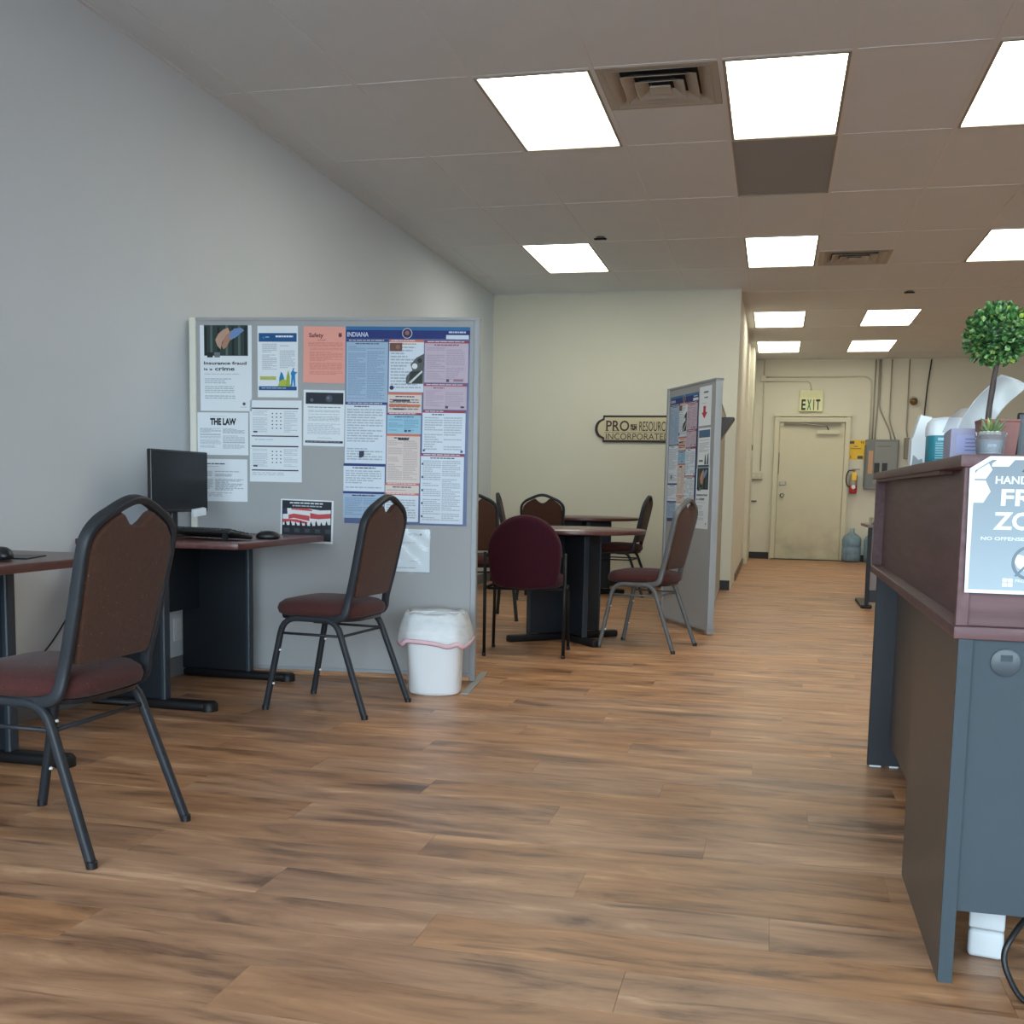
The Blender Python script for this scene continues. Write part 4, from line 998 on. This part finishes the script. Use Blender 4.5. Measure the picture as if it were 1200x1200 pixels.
# handshake sign taped to the counter
PS = Plane((.370, 2.2795), (.72, 2.2795))
BG = (112, 132, 146); WHT = (240, 246, 248)
wd, ht = .232, .266
o = MB()
poly = [(0, 0), (wd, 0), (wd, ht), (.032, ht), (-.004, ht-.024)]
o.prism(poly, 0, .0012); hs = o.build('sign', mat('sign_white', (206, 214, 218), .35, var=.01))
hs.matrix_world = PS.mat(.0, .803, .0005)
tag(hs, 'blue-grey and white HANDSHAKE FREE ZONE sign taped to the counter front', 'sign')
def gradient_ink():
    m = bpy.data.materials.new('sign_fade'); m.use_nodes = True; N = m.node_tree.nodes; Lk = m.node_tree.links; p = N['Principled BSDF']
    tc = N.new('ShaderNodeTexCoord'); sp = N.new('ShaderNodeSeparateXYZ'); Lk.new(tc.outputs['Object'], sp.inputs[0])
    rp = N.new('ShaderNodeValToRGB'); rp.color_ramp.elements[0].color = lin((142, 158, 168))+(1,); rp.color_ramp.elements[1].color = lin((88, 102, 112))+(1,)
    mr = N.new('ShaderNodeMapRange'); mr.inputs['From Min'].default_value = 0; mr.inputs['From Max'].default_value = ht
    Lk.new(sp.outputs[1], mr.inputs['Value']); Lk.new(mr.outputs[0], rp.inputs[0]); Lk.new(rp.outputs[0], p.inputs['Base Color']); p.inputs['Roughness'].default_value = .35
    return m
o = MB(); o.prism([(.006, .007), (wd-.006, .007), (wd-.006, ht-.007), (.036, ht-.007), (.006, ht-.028)], .0012, .0014); o.build('printed_ground', gradient_ink(), hs)
def hexa(cx, cy, r, a0=0.): return [(cx+r*math.cos(a0+i*PI/3), cy+r*math.sin(a0+i*PI/3)) for i in range(6)]
HX = mat('sign_white', (206, 214, 218), .35)
for hx, poly in enumerate(([(.006, .176), (.024, .176), (.036, .198), (.026, .219), (.006, .219)], [(.006, .222), (.026, .222), (.037, .240), (.030, .252), (.012, .240), (.006, .232)], [(.036, .246), (.066, .246), (.078, .261), (.048, .261), (.036, .252)],
             [(wd-.006, .176), (wd-.026, .176), (wd-.038, .198), (wd-.028, .219), (wd-.006, .219)])):
    MB().prism(poly, .0014, .0016).build('hexagon', HX, hs)
m = MB(); m.prism([(.090, .236), (.1015, .236), (.096, .246)], .0014, .0017); m.build('arrow_mark', BLACK, hs)
def hst(s, x0, x1, y, h, bold, c=HX):
    me = text_mesh(s, h, x1-x0, bold, .0001); me.materials.append(c); link('lettering', me, hs, (x0, y, .0016))
hst('HANDSHAKE', .044, .166, .2135, .0143, .03); hst('FREE', .056, .166, .172, .0305, .04); hst('ZONE', .045, .177, .126, .032, .04)
hst("NO OFFENSE, IT'S JUST", .024, .160, .104, .0066, .01)
DG = mat('sign_slate', (84, 100, 112), .4)
m = MB(); m.tube([(.116+.031*math.cos(i*PI/18), .062+.031*math.sin(i*PI/18), .0016) for i in range(36)], .0035, 6, .0004, closed=True, upv=(1, 0, 0)); m.build('prohibition_ring', DG, hs)
m = MB()
m.prism([(.084, .068), (.092, .078), (.106, .074), (.118, .078), (.134, .072), (.142, .060), (.134, .050), (.122, .044), (.112, .041), (.104, .047), (.094, .052)], .0014, .0018); m.build('handshake_symbol', HX, hs)
m = MB(); m.prism([(.088, .036), (.092, .034), (.138, .086), (.134, .089)], .0018, .0021); m.build('prohibition_bar', DG, hs)
m = MB()
for i in range(2):
    for j in range(2): m.prism([(.068+i*.010, .014+j*.009), (.0765+i*.010, .014+j*.009), (.0765+i*.010, .0215+j*.009), (.068+i*.010, .0215+j*.009)], .0014, .0017)
m.build('logo_block', HX, hs)
hst('PRO RESOURCES', .091, .160, .0235, .0058, 0)

# things on the ledge -------------------------------------------------------
ZL = 1.072
# topiary in a red-brown pot
t = thing('topiary', 'round green topiary ball on a dark stem in a red-brown pot', 'potted plant', (.445, 2.47, ZL))
m = MB(); m.lathe([(.86, 0), (1.0, .072), (1.03, .074), (1.03, .078), (.94, .078), (.9, .060)], 4, (0, 0, 0), .0525, .0525, PI/4); m.build('pot', mat('red_brown_pot', (116, 62, 52), .5), t)
MB().box((-.030, -.030, .058), (.030, .030, .064)).build('soil', mat('soil', (52, 40, 32), .9), t)
BARK = mat('dark_bark', (70, 58, 54), .8, var=.3, scale=90)
MB().tube(smoothpath([(-.020, 0, .06), (-.018, .002, .10), (-.014, .0, .15), (-.008, 0, .20), (-.008, 0, .25)], 5), .0052, 8).build('stem', BARK, t, True)
MB().tube(smoothpath([(-.016, .004, .06), (-.014, .006, .11), (-.010, .004, .16), (-.010, .004, .25)], 5), .004, 8).build('stem', BARK, t, True)
def leafmat(nm, rgb): return mat(nm, rgb, .5, var=.25, scale=60)
LEAFS = [leafmat('leaf_dark', (44, 84, 46)), leafmat('leaf_mid', (70, 116, 56)), leafmat('leaf_pale', (128, 164, 100)), leafmat('leaf_yellow', (140, 168, 64))]
ballc = Vector((-.010, 0, .252)); BR = .059
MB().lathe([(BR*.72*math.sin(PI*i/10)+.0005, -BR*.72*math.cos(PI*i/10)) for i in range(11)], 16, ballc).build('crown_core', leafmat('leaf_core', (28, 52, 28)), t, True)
rnd = random.Random(3); lm = []
for q in range(4):
    b_ = MB(); L_ = .0125; W_ = .0052
    V = [b_.bm.verts.new(v) for v in ((0, 0, 0), (W_*.8, L_*.35, .0012), (W_, L_*.6, .0016), (0, L_, .001), (-W_, L_*.6, .0016), (-W_*.8, L_*.35, .0012), (0, L_*.5, -.0006))]
    for i in range(6): b_.bm.faces.new((V[i], V[(i+1) % 6], V[6]))
    me = bpy.data.meshes.new('leaf'); b_.bm.to_mesh(me); b_.bm.free(); me.materials.append(LEAFS[q]); lm.append(me)
rest_ = [bmesh.new() for _ in range(4)]; cnt = 0
NL = 1500
pos = []
for i in range(NL):
    z = 1-2*(i+.5)/NL; ph = i*2.39996; s_ = math.sqrt(1-z*z)
    n = Vector((s_*math.cos(ph), s_*math.sin(ph), z)); rr = BR*rnd.uniform(.74, 1.03)*(1+.05*math.sin(5*ph)*s_)
    pos.append((n, rr))
pos.sort(key=lambda q: q[0].y-q[1]*4)       # nearest, outermost leaves first
for i, (n, rr) in enumerate(pos):
    p = ballc+n*rr
    d_ = (n+Vector((rnd.uniform(-.9, .9), rnd.uniform(-.9, .9), rnd.uniform(-.5, 1.0)))).normalized()
    q = d_.to_track_quat('Y', 'Z'); M_ = q.to_matrix() @ Matrix.Rotation(rnd.uniform(-1.2, 1.2), 3, 'Y'); sc = rnd.uniform(.8, 1.25)
    k = rnd.choices((0, 1, 2, 3), (5, 5, 3, 1.5 if n.z > .1 else .2))[0]
    M4 = Matrix.Translation(p) @ M_.to_4x4() @ Matrix.Scale(sc, 4)
    if i < 280:
        o = link('leaf', lm[k], t); o.matrix_local = M4
    else:
        tmp = bmesh.new(); tmp.from_mesh(lm[k]); bmesh.ops.transform(tmp, matrix=M4, verts=tmp.verts[:]); me = bpy.data.meshes.new('x'); tmp.to_mesh(me); tmp.free(); rest_[k].from_mesh(me); bpy.data.meshes.remove(me)
for k in range(4):
    me = bpy.data.meshes.new('leaves'); rest_[k].to_mesh(me); rest_[k].free(); me.materials.append(LEAFS[k]); o = link('leaves', me, t); o['kind'] = 'stuff'
# succulent in a small glass
t = thing('succulent', 'small spiky succulent in a clear glass with white stones in front of the topiary', 'potted plant', (.412, 2.345, ZL))
MB().lathe([(.0235, 0), (.0255, .003), (.0305, .046), (.0285, .046), (.024, .006)], 28).build('glass', thin_clear('clear_glass', (250, 252, 253), .12, .10, .05), t, True)
MB().lathe([(.021, .004), (.0235, .030), (.02, .032)], 20).build('gravel', mat('blue_grey_gravel', (150, 164, 178), .7, var=.35, scale=160), t, 40)
rnd = random.Random(5); STONE = mat('white_stone', (226, 222, 208), .5)
for i in range(11):
    a = i*2.4; r_ = .020*math.sqrt((i+.5)/11)
    MB().lathe([(.3, -.0035), (.9, -.002), (1, 0), (.8, .003), (.2, .0042)], 8, (0, 0, 0), rnd.uniform(.004, .006), rnd.uniform(.004, .006)).build('stone', STONE, t, True, loc=(r_*math.cos(a), r_*math.sin(a), .044))
SUC = mat('succulent_green', (96, 116, 74), .45, var=.25, scale=70); SUC2 = mat('succulent_yellow', (150, 158, 78), .45, var=.2, scale=70)
for i in range(14):
    a = i*2.4+.3; el = .35+.9*(i/14); L_ = rnd.uniform(.026, .034)
    dr = Vector((math.cos(a)*math.cos(el), math.sin(a)*math.cos(el), math.sin(el))); P0 = Vector((0, 0, .044))
    MB().tube([P0, P0+dr*L_*.4, P0+dr*L_*.75+Vector((0, 0, .002)), P0+dr*L_+Vector((0, 0, .004))], [.003, .0044, .0028, .0004], 6, [.0016, .002, .0014, .0003]).build('leaf', SUC2 if i == 12 else SUC, t, True)
# creased paper behind the topiary
def sheet(a, b):
    # a along, b up
    P00, P10, P01, P11 = Vector((.392, 2.64, ZL+.067)), Vector((.466, 2.68, ZL+.067)), Vector((.470, 2.60, ZL+.186)), Vector((.535, 2.63, ZL+.165))
    p = (P00*(1-a)+P10*a)*(1-b)+(P01*(1-a)+P11*a)*b
    return p+Vector((-.012*math.sin(b*PI), .018*math.sin(a*PI)*(.4+b)+.004*math.sin(b*14+a*6), .006*math.sin(a*PI)*b))
o = MB().grid(sheet, 24, 24).build('tissue', mat('tissue_white', (190, 191, 188), .7, var=.02), None, True, solid=.0006)
tag(o, 'large curled white tissue rising behind the topiary stem', 'tissue')
# lavender box of masks with a film flap
t = thing('carton', 'lavender cardboard carton left of the red-brown pot', 'box', (.368, 2.56, ZL), math.radians(-4))
MB().box((0, 0, 0), (.105, .20, .066), .0012).build('box', mat('lavender_card', (150, 146, 172), .45, var=.12, scale=30), t)
m = MB(); m.box((.012, -.0006, .012), (.095, -.0002, .052)); m.build('front_label', mat('lavender_label', (150, 154, 196), .45, var=.08), t)
m = MB()
for i in range(4): m.box((.03, -.0009, .018+i*.008), (.08-.006*(i % 2), -.0006, .020+i*.008))
m.build('print', mat('lavender_print', (92, 92, 130), .5), t)
o = MB().grid(lambda a, b: (.372+.082*a+.012*b*(1-a), 2.72+.05*math.sin(a*2.5), ZL+.0665+b*(.060*(.35+.65*math.sin(min(1, a*1.25+.15)*PI*.55)))), 16, 10).build('film_flap', thin_clear('clear_film', (250, 250, 251), .08, .16, .2), None, True, solid=.0004)
tag(o, 'clear plastic film flap sticking up behind the lavender carton', 'plastic film')
# teal wipes tub and white carton behind it
t = thing('wipes_tub', 'teal-labelled tub with a white lid behind the lavender carton', 'tub', (.425, 3.00, ZL))
MB().lathe([(.96, 0), (1, .004), (1, .068), (.98, .072)], 32, (0, 0, 0), .052, .044, 0, .6).build('tub', mat('teal_label', (40, 128, 142), .4, var=.1, scale=25), t, 40)
m = MB()
for i in range(8): m.box((-.035, -.0447, .008+i*.0062), (.034-.008*(i % 3), -.0442, .0100+i*.0062))
m.box((-.03, -.0448, .059), (.03, -.0442, .066)); m.build('print', mat('teal_print', (150, 200, 206), .5), t)
MB().lathe([(1.04, .072), (1.04, .092), (.98, .106), (.80, .116), (.3, .120)], 32, (0, 0, 0), .052, .044, 0, .6).build('lid', WHITEP, t, 50)
t = thing('white_carton', 'white carton with a slanted top at the left end of the ledge items', 'carton', (.356, 3.17, ZL))
M_ = Matrix(((1, 0, 0, 0), (0, 0, 1, 0), (0, 1, 0, 0), (0, 0, 0, 1)))
MB().prism([(0, 0), (.05, 0), (.05, .132), (.020, .138), (.004, .078), (0, .072)], 0, .06, M_, .002).build('body', mat('carton_white', (222, 226, 226), .5, var=.05), t)
m = MB(); m.prism([(.004, .002), (.034, .002), (.030, .020), (.020, .016), (.014, .024), (.006, .03)], -.0007, -.0002, M_); m.build('printed_patch', mat('carton_grey', (150, 158, 158), .5), t)
# monitor on the inner worktop
t = thing('monitor', 'black monitor standing behind the counter ledge at the right edge', 'monitor', (.86, 3.02, .736), math.radians(-8))
MB().box((-.265, -.012, .14), (.265, .016, .472), .005).build('bezel', BLACK, t)
MB().box((-.14, .016, .20), (.14, .05, .40), .015).build('back_shell', BLACK, t)
MB().box((-.03, .02, .0), (.03, .045, .25), .006).build('neck', BLACK, t)
MB().lathe([(.12, 0), (.12, .008), (.10, .014)], 32, (0, .02, 0), 1, .8).build('foot_plate', BLACK, t, 40)
MB().box((-.255, -.0135, .155), (.255, -.0118, .462)).build('screen', mat('dark_screen', (24, 30, 36), .22, var=.05, spec=.25), t)
# under the counter
t = thing('power_adapter', 'white power block standing on the floor under the counter end', 'power block', (.487, 2.46, 0), math.radians(-10))
MB().box((-.036, -.028, .0), (.036, .028, .062), .010, 3).build('lower_block', mat('grey_white_plastic', (186, 191, 194), .45, spec=.25), t, 40)
MB().box((-.036, -.028, .064), (.036, .028, .124), .006, 3).build('middle_block', mat('grey_white_plastic', (186, 191, 194), .45, spec=.25), t, 40)
MB().box((-.036, -.028, .126), (.036, .028, .20), .008, 3).build('upper_block', mat('grey_white_plastic', (186, 191, 194), .45, spec=.25), t, 40)
c = MB().tube(smoothpath([(.60, 2.42, .17), (.545, 2.34, .145), (.505, 2.29, .115), (.486, 2.27, .08), (.492, 2.25, .045), (.515, 2.22, .012), (.56, 2.19, .007), (.64, 2.17, .007)], 6), .006, 8).build('power_cable', BLACK, None, True)
tag(c, 'thick black cable looping out from under the counter to the floor', 'cable')

# ------------------------------------------------------------------ far desk beyond the counter
t = thing('office_desk', 'far grey-sided desk with a black foot just behind the counter end', 'desk', (.80, 10.02, 0))
MB().box((0, 0, .712), (1.5, .75, .738), .004).build('desk_top', mat('grey_wood_top', (120, 108, 104), .4), t, 40)
MB().box((.045, .03, .16), (1.43, .05, .712), .003).build('front_panel', mat('taupe_panel', (122, 112, 106), .5), t)
MB().box((.012, .02, .03), (.045, .07, .712), .003).build('leg', BLACKM, t)
MB().box((.045, .06, .05), (1.43, .075, .16), .003).build('lower_panel', NAVY, t)
MB().box((-.02, .0, 0), (.075, .73, .03), .01).build('foot', BLACKM, t)
MB().box((1.43, .02, 0), (1.46, .73, .712), .003).build('side_panel', mat('taupe_panel', (122, 112, 106), .5), t)
t = thing('desk_tray', 'clear plastic tray on the far desk', 'tray', (.93, 10.12, .738))
m = MB(); m.box((-.1, -.12, 0), (.1, .12, .004)); m.box((-.1, -.12, .004), (-.095, .12, .06)); m.box((.095, -.12, .004), (.1, .12, .06)); m.box((-.1, .115, .004), (.1, .12, .06)); m.build('tray', thin_clear('tray_clear', (230, 232, 226), .3, .15, .1), t)
MB().box((-.07, -.09, .004), (.07, .09, .02), .002).build('paper_stack', BLACK, t)
t = thing('monitor', 'dark tilted monitor on the far desk, only its edge showing', 'monitor', (1.06, 10.40, .738), math.radians(60))
MB().box((-.2, -.014, .10), (.2, .014, .36), .005, 2, Matrix.Rotation(-.25, 3, 'X')).build('bezel', mat('dark_olive_plastic', (58, 54, 48), .5), t)
MB().box((-.02, -.02, 0), (.02, .02, .16), .004).build('neck', BLACK, t)
MB().lathe([(.10, 0), (.10, .008), (.08, .014)], 24).build('foot_plate', BLACK, t, 40)
